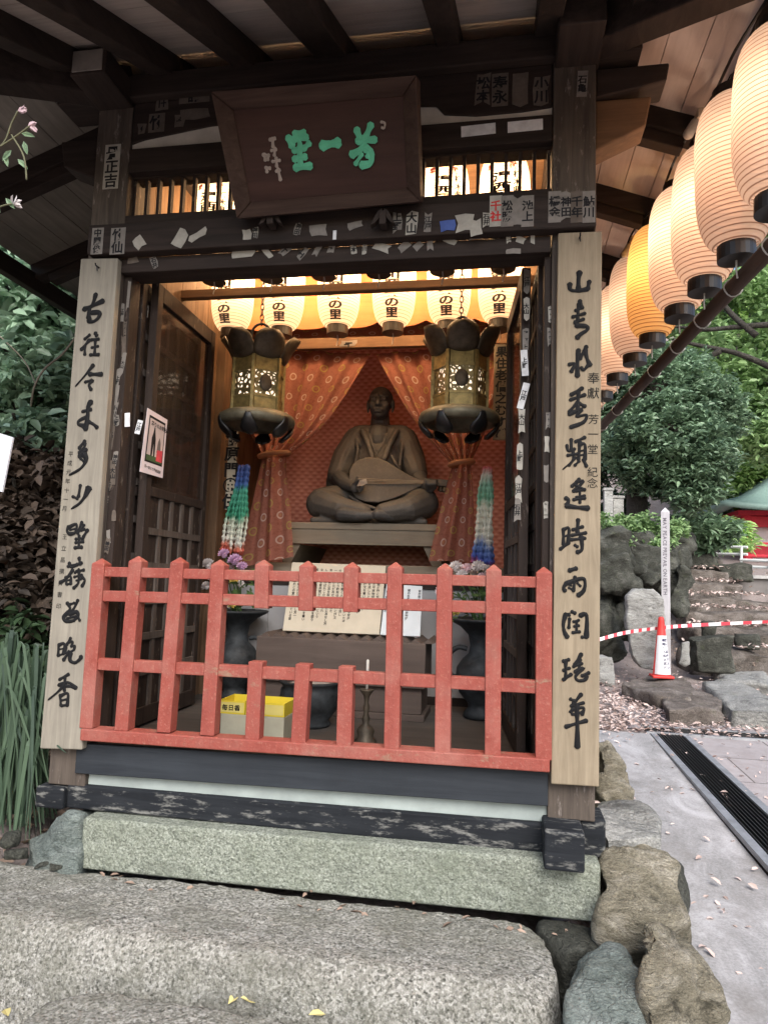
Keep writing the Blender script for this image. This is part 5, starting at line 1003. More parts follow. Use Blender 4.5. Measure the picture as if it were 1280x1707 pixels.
for i, (px, py, y, w_, h_) in enumerate(BW):
    if i in (1, 2, 9, 11, 19): continue
    if y < 7.1: w_, h_, y = w_*1.05, h_*1.05, y+.55
    c = A(px, py, y); k = (y-CAM.y)/FPX; a_, b2 = w_*k*.56, h_*k*.56
    rr3 = Matrix.Rotation(rng.uniform(-.5, .5), 3, 'Y') @ Matrix.Rotation(rng.uniform(-.6, .6), 3, 'Z') @ Matrix.Rotation(rng.uniform(-.3, .3), 3, 'X')
    pts = [c + rr3 @ Vector((x*a_*1.02*rng.uniform(.62, 1.1), y*.26*rng.uniform(.7, 1.1), z*b2*1.05*rng.uniform(.62, 1.1))) for x in (-1, .1, 1) for y in (-1, 1) for z in (-1, 1)]
    tag(rough_block(pts, .05, 6, i+30, 4.5, .09).build('boulder', st_dark, None, smooth=True), 'dark mossy wall boulder ' + (wd_[i] if i < len(wd_) else ('behind the trunk row of stones', 'low behind the peace pole', 'near the start of the stone stairs', 'beside the stairs railing end', 'behind the striped tape', 'below the striped tape', 'next to the tan board under the tape', 'right of the peace pole', 'low right of the peace pole', 'topmost beside the tan board')[i-10]), 'boulder', 'boulders of the dry stone wall')
# standing stone, flat stones, stairs
tag(rough_block([A(px, py, 6.55) + Vector((0, d, 0)) for px, py in ((1046, 995), (1058, 982), (1090, 980), (1104, 1000), (1108, 1040), (1095, 1118), (1070, 1116), (1052, 1095), (1045, 1040)) for d in (0, .16)], .02, 9, 50, 5, .06).build('standing_stone', st_pale, None, smooth=True), 'tall pale upright stone slab beside the traffic cone', 'standing stone')
FS = [([(1035, 1140), (1075, 1126), (1140, 1128), (1160, 1145), (1150, 1165), (1095, 1160)], 'wide flat mossy stone under the traffic cone', 6.3), ([(1095, 1150), (1140, 1145), (1207, 1160), (1207, 1180), (1110, 1180)], 'flat grey slab with a straight front, nearest the forecourt', 6.0), ([(1170, 1135), (1240, 1130), (1285, 1160), (1285, 1185), (1215, 1180)], 'large flat slab at the right edge of the forecourt', 6.1), ([(1180, 1110), (1270, 1110), (1290, 1140), (1210, 1132)], 'flat slab one step behind the forecourt slabs', 6.9)]
for i, (ol_, lab, y) in enumerate(FS):
    pts = []
    for px, py in ol_:
        p_ = AZ(px, py, gz(3, y)+.12); pts += [p_, Vector((p_.x, p_.y, p_.z-.30))]
    tag(rough_block(pts, .025, 7, 60+i, 4, .08).build('flat_stone', st_grey if i > 1 else st_stair, None, smooth=True), lab, 'stone slab', 'flat stones before the stairs')
STAIRS = []
for i, (x0, x1, py, y) in enumerate(((1150, 1300, 1085, 7.6), (1160, 1310, 1050, 8.2), (1140, 1300, 1020, 8.9), (1140, 1290, 995, 9.6), (1135, 1240, 972, 10.3), (1130, 1215, 950, 11.0), (1130, 1200, 932, 11.8))):
    a, b_ = A(x0, py, y), A(x1, py, y); STAIRS.append((a, b_, y))
    pts = [Vector((a.x+(b_.x-a.x)*u, y+d+rng.uniform(-.05, .05), a.z+rng.uniform(-.02, .02)-(.0 if t else .42))) for u in (0, .25, .5, .75, 1) for d in (0, .75) for t in (0, 1)]
    tag(rough_block(pts, .035, 7, 70+i, 3, .11).build('stair_stone', st_stair, None, smooth=True), ('lowest rough stone stair behind the slabs', 'second rough stone stair, just above the lowest', 'third stone stair, level with the striped tape', 'fourth stone stair strewn with leaves', 'fifth stone stair beside the concrete landing wall', 'sixth stone stair, narrow and shaded', 'topmost stone stair below the railing')[i], 'stair', 'stones of the rough stairs')
for i, (px, py, y, w_, h_, lab) in enumerate(((1185, 1090, 7.2, 66, 60, 'round dark boulder right of the cone'), (1180, 1055, 7.5, 26, 36, 'small upright stone above the round boulder'), (1220, 955, 11.3, 60, 26, 'dark boulder below the railing'), (1140, 1090, 7.0, 20, 40, 'thin pale stone beside the peace pole foot'), (1008, 1118, 6.4, 30, 44, 'pale triangular stone at the edge of the tan board'), (1165, 935, 11.5, 50, 26, 'mossy boulder at the head of the stairs'), (1240, 1068, 7.8, 40, 26, 'stone at the side of the lowest stair'))):
    c = A(px, py, y); k = (y-CAM.y)/FPX; a_, b2 = w_*k*.52, h_*k*.52
    tag(rough_block([c + Vector((x*a_*rng.uniform(.6, 1.08), y*a_*.6*rng.uniform(.7, 1.1), z*b2*rng.uniform(.65, 1.08))) for x in (-1, 0, 1) for y in (-1, 1) for z in (-1, 1)], .025, 5, i+90, 4, .08).build('boulder', st_pale if i in (3, 4) else st_dark, None, smooth=True), lab, 'boulder')
# ------------------------------------------------------------------ peace pole, cone, tape, railing, far building
pb, ptp = A(1112, 1122, 6.9), A(1109, 845, 6.9)
pe = thing('peace_pole', 'tall slim white square post lettered with a peace wish beside the standing stone', 'post', (pb.x, 6.9, pb.z-.1)); h_ = .052
pole_m = wood('greyed_white_post', (.42, .41, .43), (.56, .55, .57), axis=2); rz = Matrix.Rotation(R(-12), 3, 'Z'); pc_ = Vector((pb.x, 6.96, 0))
def pv(x, y, z): return pc_ + rz @ Vector((x, y, 0)) + Vector((0, 0, z))
m = MB(); lo_ = [pv(x*h_, y*h_, pb.z-.25) for x, y in ((-1, -1), (1, -1), (1, 1), (-1, 1))]; hi_ = [pv(x*h_, y*h_, ptp.z-.06) for x, y in ((-1, -1), (1, -1), (1, 1), (-1, 1))]
m.add(lo_+hi_+[pv(0, 0, ptp.z)], [(0, 3, 2, 1)]+[(i, (i+1) % 4, 4+(i+1) % 4, 4+i) for i in range(4)]+[(4+i, 4+(i+1) % 4, 8) for i in range(4)]); m.build('post', pole_m, pe, bevel=.003)
m = MB(); write(m, 'MAY PEACE PREVAIL ON EARTH', pv(-.005, -h_-.002, ptp.z-.14), (0, 0, -1), rz @ Vector((1, 0, 0)), .062, 1.0, False, .02); m.build('lettering', plain('grey_lettering', (.12, .11, .13), .7), pe, normals=False)
cc3 = A(1102, 1125, 6.3); ch_ = A(1098, 1028, 6.3).z - cc3.z
cn = thing('traffic_cone', 'red traffic cone wearing a white lettered sleeve', 'traffic cone', cc3); redc = plain('red_cone_plastic', (.55, .04, .035), .5, var=.12)
MB().lathe([(.105, 0), (.098, .0), (.035, ch_*.93), (.03, ch_*.985), (.018, ch_), (.0, ch_)], cc3, 24).build('cone', redc, cn, smooth=True); MB().box(cc3+Vector((-.12, -.12, -.03)), cc3+Vector((.12, .12, 0))).build('base', redc, cn, bevel=.01)
r_at = lambda z: .098+( .035-.098)*z/(ch_*.93)
m = MB(); m.grid(lambda u, v: cc3 + Vector(((r_at(ch_*(.02+.66*v))+.004)*cos(R(-150+245*u)), (r_at(ch_*(.02+.66*v))+.004)*sin(R(-150+245*u)), ch_*(.02+.66*v))), 20, 6); m.build('sleeve', plain('white_vinyl', (.66, .66, .68), .5, var=.06), cn, smooth=True)
m = MB(); 
for s_, txt, x0 in ((-80, '車両進入禁止区域', 0), (-55, '立入ご遠慮下さい', 0)):
    for i, c_ in enumerate(txt):
        z = ch_*(.60-.066*i); a_ = R(s_+i*1.0); r_ = r_at(z)+.0065; n_ = Vector((cos(a_), sin(a_), 0)); write(m, c_, cc3+n_*r_+Vector((0, 0, z+.02)), (-sin(a_), cos(a_), 0), (0, 0, 1), .036, 1, True, .03)
m.build('lettering', plain('blue_black_ink', (.05, .05, .10), .7), cn, normals=False)
tm = Mat('red_white_tape', .5, .4); sx = tm.n.new('ShaderNodeSeparateXYZ'); tm.L(tm.co.outputs['UV'], sx.inputs[0]); fr2 = tm.math('FRACT', tm.math('MULTIPLY', sx.outputs[0], 1.0)); tm.col(tm.ramp(fr2, [(0, (.60, .05, .07)), (.42, (.72, .70, .70))], True)); 
path = smooth_pts([A(985, 1070, 6.0), A(1040, 1055, 6.2), A(1098, 1047, 6.38), A(1160, 1042, 6.8), A(1290, 1036, 8.0)], 12); ln = [0]
for i in range(len(path)-1): ln.append(ln[-1]+(path[i+1]-path[i]).length)
m = MB(); n_ = len(path)-1
def tape(u, v): k = u*n_; i = min(int(k), n_-1); p_ = path[i].lerp(path[i+1], k-i); tw = .35*sin(u*11); return p_ + Vector((0, sin(tw)*.04*(v-.5), .042*(v-.5)*cos(tw)))
m.grid(tape, n_*2, 2, lambda u, v: (u*ln[-1]/.2, v)); tp_ = m.build('barrier_tape', tm.m, None, smooth=True, normals=False); tag(tp_, 'red and white striped barrier tape strung past the cone', 'tape')
ra = thing('railing', 'white tubular railing along the landing before the far red building', 'railing', A(1215, 935, 12)); rm = plain('white_pipe', (.62, .64, .64), .4, var=.05)
for k, ((x0, y0_), (x1, y1_), yy, yz) in enumerate((((1135, 910), (1245, 912), 13.0, 12.0), ((1140, 922), (1245, 924), 13.0, 12.0), ((1233, 933), (1300, 936), 12.0, 11.5), ((1233, 944), (1300, 947), 12.0, 11.5))): MB().tube([A(x0, y0_, yy), A(x1, y1_, yz)], .026, 8).build('rail', rm, ra)
for px, y0_, y1_, yy in ((1235, 912, 958, 12.0), (1282, 934, 958, 11.6)): MB().tube([A(px, y0_, yy), A(px, y1_, yy)], .026, 8).build('post', rm, ra)
conc = plain('dark_concrete', (.16, .15, .145), .9, var=.25, scale=3); a, b_ = A(1214, 958, 11.6), A(1215, 1010, 11.6)
lw = thing('retaining_wall', 'dark concrete landing wall under the white railing', 'wall', (a.x+3, 13, b_.z-.6)); MB().box((a.x, 11.6, b_.z-1.2), (a.x+8, 16.5, a.z-.06)).build('wall', conc, lw); MB().box((a.x-.06, 11.54, a.z-.059), (a.x+8, 16.5, a.z)).build('coping', plain('pale_coping', (.38, .38, .37), .8), lw)
# far red and white shrine building with a curving green roof
yb0 = 16.0; p0 = A(1243, 958, yb0); fz = p0.z
fb = thing('red_shrine_building', 'far white and red shrine building with a sweeping green roof', 'building', (p0.x+2, yb0+1.5, fz)); rdm = plain('bright_red_paint', (.50, .03, .05), .6, var=.1); whm = plain('white_wall', (.66, .62, .64), .8, var=.05)
z1 = A(1250, 858, yb0).z; x0 = A(1251, 900, yb0).x
MB().box((x0+.1, yb0+.5, fz), (x0+6, yb0+4, z1)).build('wall', whm, fb); MB().box((x0-.35, yb0-.2, fz-.5), (x0+6, yb0+.49, fz+.12)).build('veranda', rdm, fb)
for k in range(3): MB().tube([(x0+k*2.2, yb0+.3, fz+.121), (x0+k*2.2, yb0+.3, z1)], .12, 12).build('column', rdm, fb)
MB().box((x0-.1, yb0+.2, z1-.28), (x0+6, yb0+.4, z1-.02)).build('tie_beam', rdm, fb); MB().box((x0-.25, yb0+.1, z1+.0), (x0+6.2, yb0+4.2, z1+.12)).build('eaves_beam', rdm, fb); MB().box((x0+.12, yb0+.46, fz+.45), (x0+6, yb0+.499, fz+.75)).build('dado_band', rdm, fb)
for zz in (fz+.45, fz+.75): MB().box((x0-.2, yb0-.15, zz), (x0+6, yb0-.10, zz+.05)).build('balustrade', rdm, fb)
grn = plain('green_copper_roof', (.20, .30, .27), .6, var=.15)
def roof2(u, v):
    e = (1-v); x = x0-.95*e + 2.0*v + u*(7.6-3*v); z_ = z1+.14+1.9*v**1.55 + .16*(abs(2*u-1)**4)*e; return Vector((x, yb0-.7+2.7*v, z_))
m = MB(); m.grid(roof2, 30, 14); o = m.build('roof', grn, fb, smooth=True); so2 = o.modifiers.new('thick', 'SOLIDIFY'); so2.thickness = .14
m = MB(); m.grid(lambda u, v: Vector((x0-.95*(1-v)+2.0*v, yb0-.7+2.7*v + u*(5.4*(1-v)), z1+.14+1.9*v**1.55+.16*(1-v)*abs(2*u-1)**4)), 12, 14); o = m.build('roof', grn, fb, smooth=True); so2 = o.modifiers.new('thick', 'SOLIDIFY'); so2.thickness = .14
# white sign corner at the left edge, pale stone posts on the bank
c4 = [A(-70, 700, -.25), A(22, 729, -.25), A(4, 820, -.25), A(-90, 800, -.25)]; sg = thing('white_sign', 'white tilted notice sheet cut off by the left edge', 'sign', (c4[2].x-.1, -.24, gz(c4[2].x, -.24))); MB().prism(c4, (0, .008, 0)).build('panel', plain('white_panel', (.60, .62, .68), .5, var=.03), sg); cx4 = (c4[2]+c4[3])/2; MB().tube([cx4+Vector((-.02, .02, .06)), Vector((cx4.x-.02, -.22, gz(cx4.x, -.22)-.05))], .012, 8).build('stake', wpost, sg)
for i, (px, py0, py1, y) in enumerate(((1013, 815, 870, 9.5), (1029, 828, 872, 9.8))):
    a, b_ = A(px, py0, y), A(px, py1, y); t = thing('stone_post', ('pale rounded stone post beside the tan board on the bank', 'shorter pale square stone post by the dark trunk')[i], 'post', b_); w4 = .085 if i else .07; MB().box((a.x-w4, y-w4, b_.z-.3), (a.x+w4, y+w4, a.z-.04)).build('shaft', st_pale, t, bevel=.01); MB().box((a.x-w4*1.2, y-w4*1.2, a.z-.039), (a.x+w4*1.2, y+w4*1.2, a.z+.01)).build('cap', st_pale, t, bevel=.012)
# ------------------------------------------------------------------ vegetation
vr = random.Random(21)
def rdir(): 
    z = vr.uniform(-1, 1); t = vr.uniform(0, 2*pi); q_ = math.sqrt(1-z*z); return Vector((q_*cos(t), q_*sin(t), z))
def leaf6(mb, p, d, n_, l, w_):
    """pointed leaf folded along its midrib"""
    sd_ = d.cross(n_).normalized(); f_ = n_*w_*.25
    mb.add([p, p+d*l*.35+sd_*w_*.5+f_, p+d*l*.75+sd_*w_*.36+f_, p+d*l, p+d*l*.75-sd_*w_*.36+f_, p+d*l*.35-sd_*w_*.5+f_, p+d*l*.5], [(0, 1, 2, 6), (6, 2, 3), (0, 6, 4, 5), (6, 3, 4)])
nr = np.random.default_rng(5)
class LV:
    """many leaves as one mesh: arrays of base point, direction, normal, length, width"""
    def __init__(s): s.a = []
    def add(s, p, d, n_, l, w_): s.a.append((np.asarray(p, float), np.asarray(d, float), np.asarray(n_, float), np.asarray(l, float), np.asarray(w_, float)))
    def build(s, name, mat, parent=None, **k):
        p, d, n_, l, w_ = [np.concatenate([x[i] for x in s.a]) for i in range(5)]
        sd_ = np.cross(d, n_); sd_ /= np.linalg.norm(sd_, axis=1, keepdims=True)+1e-9; l = l[:, None]; w_ = w_[:, None]; up_ = np.cross(sd_, d)*w_*.22
        V = np.stack([p, p+d*l*.32+sd_*w_*.5+up_, p+d*l*.72+sd_*w_*.36+up_-up_*0, p+d*l-up_*.6, p+d*l*.72-sd_*w_*.36+up_, p+d*l*.32-sd_*w_*.5+up_], 1).reshape(-1, 3)
        o_ = Vector(p.mean(0)) if parent is None else Vector(parent.location); V = V - np.array(o_); N = len(p); F = (np.arange(N)[:, None]*6 + np.array([[0, 1, 2, 3, 0, 3, 4, 5]])).reshape(-1)
        me = bpy.data.meshes.new(name); me.vertices.add(N*6); me.vertices.foreach_set('co', V.reshape(-1).astype(np.float32)); me.loops.add(N*8); me.loops.foreach_set('vertex_index', F.astype(np.int32)); me.polygons.add(N*2)
        me.polygons.foreach_set('loop_start', (np.arange(N*2)*4).astype(np.int32)); me.update(calc_edges=True); me.validate(); me.materials.append(mat)
        o = bpy.data.objects.new(name, me); C.objects.link(o)
        if parent is not None: o.parent = parent
        else: o.location = o_
        return o
def npdir(n): v = nr.normal(size=(n, 3)); return v/np.linalg.norm(v, axis=1, keepdims=True)
def unit(v): return v/(np.linalg.norm(v, axis=1, keepdims=True)+1e-9)
def crown(lv, c, rad, clumps, per, cr, l, w_, leaf=None, shell=.55, droop=.0):
    cc = np.array(c) + npdir(clumps)*np.array(rad)*nr.uniform(shell, 1, (clumps, 1)); rr_ = cr*nr.uniform(.6, 1.3, clumps)
    cc = np.repeat(cc, per, 0); rr_ = np.repeat(rr_, per)[:, None]; n = len(cc); e = npdir(n)*np.array((1, 1, .65))*rr_*nr.uniform(.3, 1, (n, 1)); p = cc+e
    n_ = unit(np.array((0, -.1, 1.0)) + npdir(n)*.8); d = unit(np.cross(n_, npdir(n))); d[:, 2] -= droop; d = unit(d); s_ = nr.uniform(.65, 1.25, n); lv.add(p, d, n_, l*s_, w_*s_)
def one(lv, p, d, n_, l, w_): lv.add([tuple(p)], [tuple(d)], [tuple(n_)], [l], [w_])
bark = stone('dark_bark', (.02, .018, .015), (.045, .04, .034), (.09, .085, .075), 6, -.7)
lf_dark = leafmat('dark_glossy_leaf', (.022, .045, .022), (.05, .085, .04)); lf_mid = leafmat('mid_green_leaf', (.12, .21, .08), (.27, .40, .17), .4, .35); lf_lite = leafmat('bright_yellow_green_leaf', (.20, .33, .10), (.38, .54, .20), trans=.4); lf_blue = leafmat('blue_green_leaf', (.045, .085, .05), (.21, .31, .19), .32, .3); lf_pale = leafmat('pale_blue_green_leaf', (.12, .20, .125), (.33, .46, .33), .3, .3); lf_fern = leafmat('pale_fern', (.09, .17, .10), (.15, .25, .16))
def tree(name, label, base, top, r_, crowns, mat, cat='tree', limbs=5, group=None):
    t = thing(name, label, cat, base, group); base, top = Vector(base), Vector(top); mid = base.lerp(top, .5)+Vector((vr.uniform(-.2, .2), 0, 0))
    MB().tube(smooth_pts([base-Vector((0, 0, .3)), base+Vector((0, 0, .25)), mid, top], 5), [r_*1.35, r_*1.2, r_*1.1] + [r_*(1.05-.055*k) for k in range(13)], 10).build('trunk', bark, t, smooth=True)
    m = MB()
    for c, rad, *_ in crowns:
        s0 = base.lerp(top, vr.uniform(.5, .95)); c = Vector(c)
        for _k in range(limbs): e = c + Vector((vr.uniform(-.7, .7)*rad[0], vr.uniform(-.7, .7)*rad[1], vr.uniform(-.5, .6)*rad[2])); m.tube(smooth_pts([s0, s0.lerp(e, .5)+Vector((0, 0, .2)), e], 4), [r_*.35*(1-.095*k) for k in range(9)], 6)
    m.build('limbs', bark, t, smooth=True)
    m = LV()
    for c, rad, cl, per, cr, l, w_ in crowns: crown(m, c, rad, cl, per, cr, l, w_)
    m.build('crown', mat, t); return t
# right background: near bushy evergreen with its dark trunk, brighter trees behind
tb_ = A(1072, 880, 10.5); 
tree('evergreen_tree', 'dark glossy evergreen with a thick dark trunk behind the stone wall', (tb_.x, 10.5, gz(tb_.x, 10.5)), A(1075, 640, 10.5), .27, [(A(1110, 740, 10.0), (1.15, .9, 1.0), 190, 75, .24, .115, .05), (A(1150, 800, 9.8), (.5, .6, .6), 80, 75, .22, .11, .048), (A(1035, 700, 10.9), (.7, .6, .7), 100, 70, .22, .11, .048), (A(1030, 680, 11.2), (.8, .6, .6), 80, 70, .22, .11, .048), (A(1165, 690, 10.9), (.8, .6, .7), 90, 70, .24, .115, .05), (A(1110, 640, 10.6), (.9, .8, .7), 100, 70, .25, .115, .05)], lf_blue)
tree('leafy_tree', 'bright green leafy tree high behind the lantern pole', A(1235, 900, 23) , A(1250, 420, 23), .22, [(A(1200, 640, 15), (1.8, 1.2, 1.3), 90, 55, .45, .20, .10), (A(1270, 560, 16), (2.0, 1.4, 2.0), 120, 55, .5, .2, .1), (A(1230, 720, 14.5), (1.3, 1, .8), 60, 55, .4, .19, .09)], lf_mid)
tree('leafy_tree', 'yellow green sunlit tree at the right edge above the far red building', A(1290, 880, 21), A(1290, 480, 21), .22, [(A(1290, 740, 19), (2.2, 1.2, 1.6), 110, 55, .5, .22, .12), (A(1280, 560, 20), (2.4, 1.4, 2.4), 120, 55, .55, .24, .13), (A(1240, 800, 19), (1.3, 1, .9), 60, 55, .4, .2, .1)], lf_lite)
tree('vine_clad_tree', 'slim tree wrapped in creeper standing at the right edge', A(1250, 860, 20.8), A(1262, 380, 20.8), .2, [(A(1258, 640, 20.8), (.4, .4, 3.4), 90, 40, .25, .16, .09), (A(1240, 500, 20), (1.0, .8, .5), 30, 45, .3, .16, .08)], lf_lite, limbs=3)
t = thing('bare_branch', 'dark bare branches reaching across the green behind the lantern pole', 'branch', A(1285, 520, 12.5)); m = MB()
for pts in (((1300, 540), (1230, 545), (1170, 550), (1120, 545), (1080, 560)), ((1300, 620), (1230, 590), (1160, 575), (1120, 565)), ((1260, 560), (1215, 520), (1180, 470)), ((1200, 585), (1150, 610), (1090, 630))): m.tube(smooth_pts([A(x, y, 12.5+.1*i) for i, (x, y) in enumerate(pts)], 5), [.07*(1-.04*k) for k in range(5*len(pts)-4)], 7)
m.build('branch', bark, t, smooth=True)
m = LV()
for k in range(5): c = A(1130+k*18, 890+6*sin(k), 11.5); crown(m, c, (.4, .4, .35), 16, 45, .2, .20, .06, None, .4)
tag(m.build('shrub', lf_blue, None, normals=False), 'pale green bamboo grass shrub leaning before the far red building', 'shrub')
m = LV(); crown(m, A(1012, 770, 12.5), (1.0, .5, .75), 70, 60, .25, .12, .055, None, .2); crown(m, A(1020, 850, 11.5), (.6, .4, .35), 34, 60, .2, .11, .05, None, .2); tag(m.build('shrub', lf_dark, None, normals=False), 'dark shrub filling the gap between the tan board and the thick trunk', 'shrub')
m = LV(); crown(m, A(1225, 895, 12.6), (.28, .3, .35), 20, 40, .2, .22, .06, None, .3); tag(m.build('shrub', lf_lite, None, normals=False), 'yellow green shrub against the red building column', 'shrub')
m = LV(); crown(m, A(1060, 880, 8.6), (.75, .4, .22), 40, 45, .16, .08, .04, None, .3); crown(m, A(1015, 890, 7.6), (.3, .3, .2), 14, 40, .12, .07, .035, None, .3); crown(m, A(1085, 905, 8.2), (.3, .3, .15), 14, 40, .12, .07, .035, None, .3); tag(m.build('shrub', lf_mid, None, normals=False), 'low yellowish shrub growing on top of the stone wall', 'shrub')
# a far wooded hillside that reads as one mass
m = LV()
for _ in range(360): crown(m, (nr.uniform(-16, 28), nr.uniform(24, 34), nr.uniform(-.5, 15.5)), (1.5, 1.2, 1.2), 3, 45, .8, .5, .26, None, .2)
tag(m.build('far_woodland', leafmat('far_woodland_leaf', (.09, .16, .06), (.26, .38, .14), trans=.35), None, normals=False), kind='stuff')
for k, (px, py, y, lab) in enumerate(((20, 330, 6.5, 'dark leafy tree far left behind the big leaved shrub'), (110, 480, 5.5, 'dark bushy tree on the bank just behind the left board'), (-60, 520, 4.6, 'dark tree mostly cut off by the left edge of the picture'))):
    c = A(px, py, y); tree('dark_tree', lab, (c.x, y+.3, gz(c.x, y)), c+Vector((0, .3, .3)), .12, [(c, (1.5, .9, 1.5), 110, 60, .35, .14, .06), (c-Vector((0, 0, 1.2)), (1.3, .8, .9), 60, 60, .3, .13, .06)], lf_dark, group='dark trees on the left bank')
# left bank: shrubs, fern, creeper, strap leaved plant
def bush(label, spots, mat, leafk, l, w_, group=None, name='shrub'):
    t = thing(name, label, 'shrub', spots[0][0], group); m = LV(); st_ = MB(); root = Vector((spots[0][0].x, spots[0][0].y+.3, gz(spots[0][0].x, spots[0][0].y+.3)))
    for c, rad, cl, per, cr in spots:
        crown(m, c, rad, cl, per, cr, l, w_, None, .3, .25)
        for _ in range(4): e = c + Vector((vr.uniform(-.6, .6)*rad[0], vr.uniform(-.6, .6)*rad[1], vr.uniform(-.4, .6)*rad[2])); st_.tube(smooth_pts([root, root.lerp(e, .5)+Vector((vr.uniform(-.15, .15), 0, .15)), e], 4), .010, 5)
    m.build('leaves', mat, t, normals=False); st_.build('stems', bark, t, smooth=True); return t
bush('big leaved evergreen shrub crowding the left board, with drooping blue green leaves', [(A(45, 500, 1.6), (.42, .5, .30), 30, 22, .22), (A(95, 560, 1.7), (.26, .4, .26), 16, 22, .18), (A(20, 600, 1.5), (.3, .4, .25), 16, 22, .2), (A(30, 440, 1.9), (.45, .4, .3), 24, 22, .2), (A(110, 470, 1.6), (.25, .3, .2), 14, 22, .18), (A(70, 610, 1.4), (.3, .3, .2), 14, 24, .16), (A(10, 680, 1.3), (.25, .3, .16), 12, 24, .15)], lf_pale, leaf6, .13, .06)
bush('dark shrub deeper on the bank under the left eaves', [(A(60, 620, 2.6), (.7, .4, .5), 40, 30, .25), (A(90, 500, 3.0), (.6, .4, .6), 30, 30, .25), (A(20, 690, 2.4), (.6, .4, .35), 30, 30, .2)], lf_dark, leaf6, .12, .055)
bush('pale leaved shrub hanging over the bank above the white sign', [(A(25, 640, 1.2), (.2, .3, .2), 12, 24, .14), (A(30, 710, 1.1), (.3, .3, .12), 16, 26, .12), (A(100, 640, 1.3), (.2, .3, .2), 12, 24, .14), (A(100, 420, 2.2), (.4, .4, .3), 20, 24, .2)], lf_pale, leaf6, .10, .05)
bush('brown withered foliage covering the slope beside the left board', [(A(40, 800, 1.0), (.5, .35, .25), 60, 40, .16), (A(20, 900, .8), (.4, .35, .25), 50, 40, .16), (A(90, 860, 1.1), (.35, .3, .3), 50, 40, .15), (A(40, 1010, .7), (.4, .3, .22), 40, 40, .15)], leafmat('withered_leaf', (.018, .015, .012), (.10, .072, .054), .7, .08), None, .075, .04)
bush('dark leafy ground cover low on the bank behind the strap leaves', [(A(60, 1080, .6), (.4, .3, .2), 36, 36, .14), (A(10, 1150, .5), (.3, .3, .2), 30, 36, .14)], lf_dark, None, .08, .035)
bush('ivy covered hump on the bank below the fern', [(A(40, 730, 2.0), (.6, .3, .14), 30, 36, .14), (A(90, 760, 2.0), (.35, .3, .12), 16, 36, .12)], lf_mid, leaf6, .07, .05)
m = LV()
for k, (px, py) in enumerate(((60, 690), (85, 675), (100, 700))):                    # fern fronds
    root = A(80, 730, 1.3); tip = A(px-28, py-18, 1.1); 
    for j in range(5):
        tp2 = A(px-50+j*24, py-26+abs(j-2)*12, 1.15+.05*j); ps_ = smooth_pts([root, root.lerp(tp2, .5)+Vector((0, -.02, .07)), tp2], 8)
        for i in range(1, len(ps_)-1):
            d = (ps_[i+1]-ps_[i-1]).normalized(); sd_ = d.cross(Vector((0, -.5, .8))).normalized(); l = .075*(1-i/len(ps_))+.012
            for q_ in (-1, 1): one(m, ps_[i], (sd_*q_+d*.45).normalized(), Vector((0, -.5, .8)), l, .014)
tag(m.build('fern', lf_fern, None, normals=False), 'pale green fern fronds on the bank beside the left board', 'fern')
t = thing('creeper_stem', 'thin bare creeper stem looping over the bank', 'vine', A(60, 640, 1.0)); MB().tube(smooth_pts([A(128, 560, 1.0), A(105, 590, 1.0), A(75, 615, .95), A(58, 645, .95), A(52, 680, 1.0)], 8), .006, 6).tube(smooth_pts([A(0, 560, 1.1), A(40, 600, 1.1), A(60, 640, 1.0)], 6), .004, 5).build('stem', plain('pale_bark', (.22, .19, .15), .8), t, smooth=True)
strap = leafmat('strap_leaf', (.012, .026, .018), (.062, .10, .06), .4, .15); m = MB(); root = A(10, 1420, .05); root.z = gz(root.x, .05)+.05
for k in range(90):
    px = vr.uniform(-70, 70); ttop = vr.uniform(1060, 1250); tip = A(min(114, px + vr.uniform(-40, 50)), vr.uniform(1230, 1420), vr.uniform(-.07, .22)); r2 = root + Vector((vr.uniform(-.2, .10), vr.uniform(-.08, .2), 0)); mid = r2.lerp(tip, .45); mid.z = A(px, ttop, -.05).z; ps_ = smooth_pts([r2, r2.lerp(mid, .6)+Vector((0, 0, .05)), mid, tip], 5); wl = vr.uniform(.0035, .0095)
    for i in range(len(ps_)-1):
        d = (ps_[i+1]-ps_[i]).normalized(); sd_ = d.cross(Vector((.2, -1, .2))).normalized(); w0, w1 = [wl*(1-(abs(2*(i+q_)/(len(ps_)-1)-.9)/1.15)**2) for q_ in (0, 1)]
        if i == 0: b0 = len(m.v); m.v += [ps_[0]-sd_*w0, ps_[0]+sd_*w0]
        m.v += [ps_[i+1]-sd_*max(w1, .0008), ps_[i+1]+sd_*max(w1, .0008)]; q0 = b0+2*i; m.f.append((q0, q0+1, q0+3, q0+2))
tag(m.build('strap_leaved_plant', strap, None, normals=False), 'clump of long arching green strap leaves at the foot of the left board', 'plant')
# close twig with pale flowers at the upper left edge
tw = thing('flowering_twig', 'close twig with pale pink buds and small leaves at the upper left edge', 'twig', A(-30, 230, -.6)); m = MB()
for pts in (((-60, 260), (0, 245), (20, 205), (30, 185)), ((0, 245), (30, 225), (50, 210)), ((-60, 370), (0, 345), (20, 340)), ((20, 225), (40, 260), (45, 300))): m.tube(smooth_pts([A(x, y, -.6) for x, y in pts], 5), .0028, 5)
m.build('stem', plain('green_brown_stem', (.12, .12, .07), .7), tw, smooth=True)
for px, py, ax_, ay_ in ((30, 185, 26, -4), (47, 210, 12, -3), (22, 340, 12, -2)):
    c = A(px, py, -.6); m = MB()
    for k in range(5): d = (rt*(ax_+vr.uniform(-14, 14)) - up*(ay_+vr.uniform(-14, 14)) + fw*vr.uniform(-8, 8)).normalized(); leaf6(m, c, d, d.orthogonal().normalized(), .03, .014)
    m.build('flower', petm[3] if py < 300 else petm[0], tw, normals=False)
m = MB()
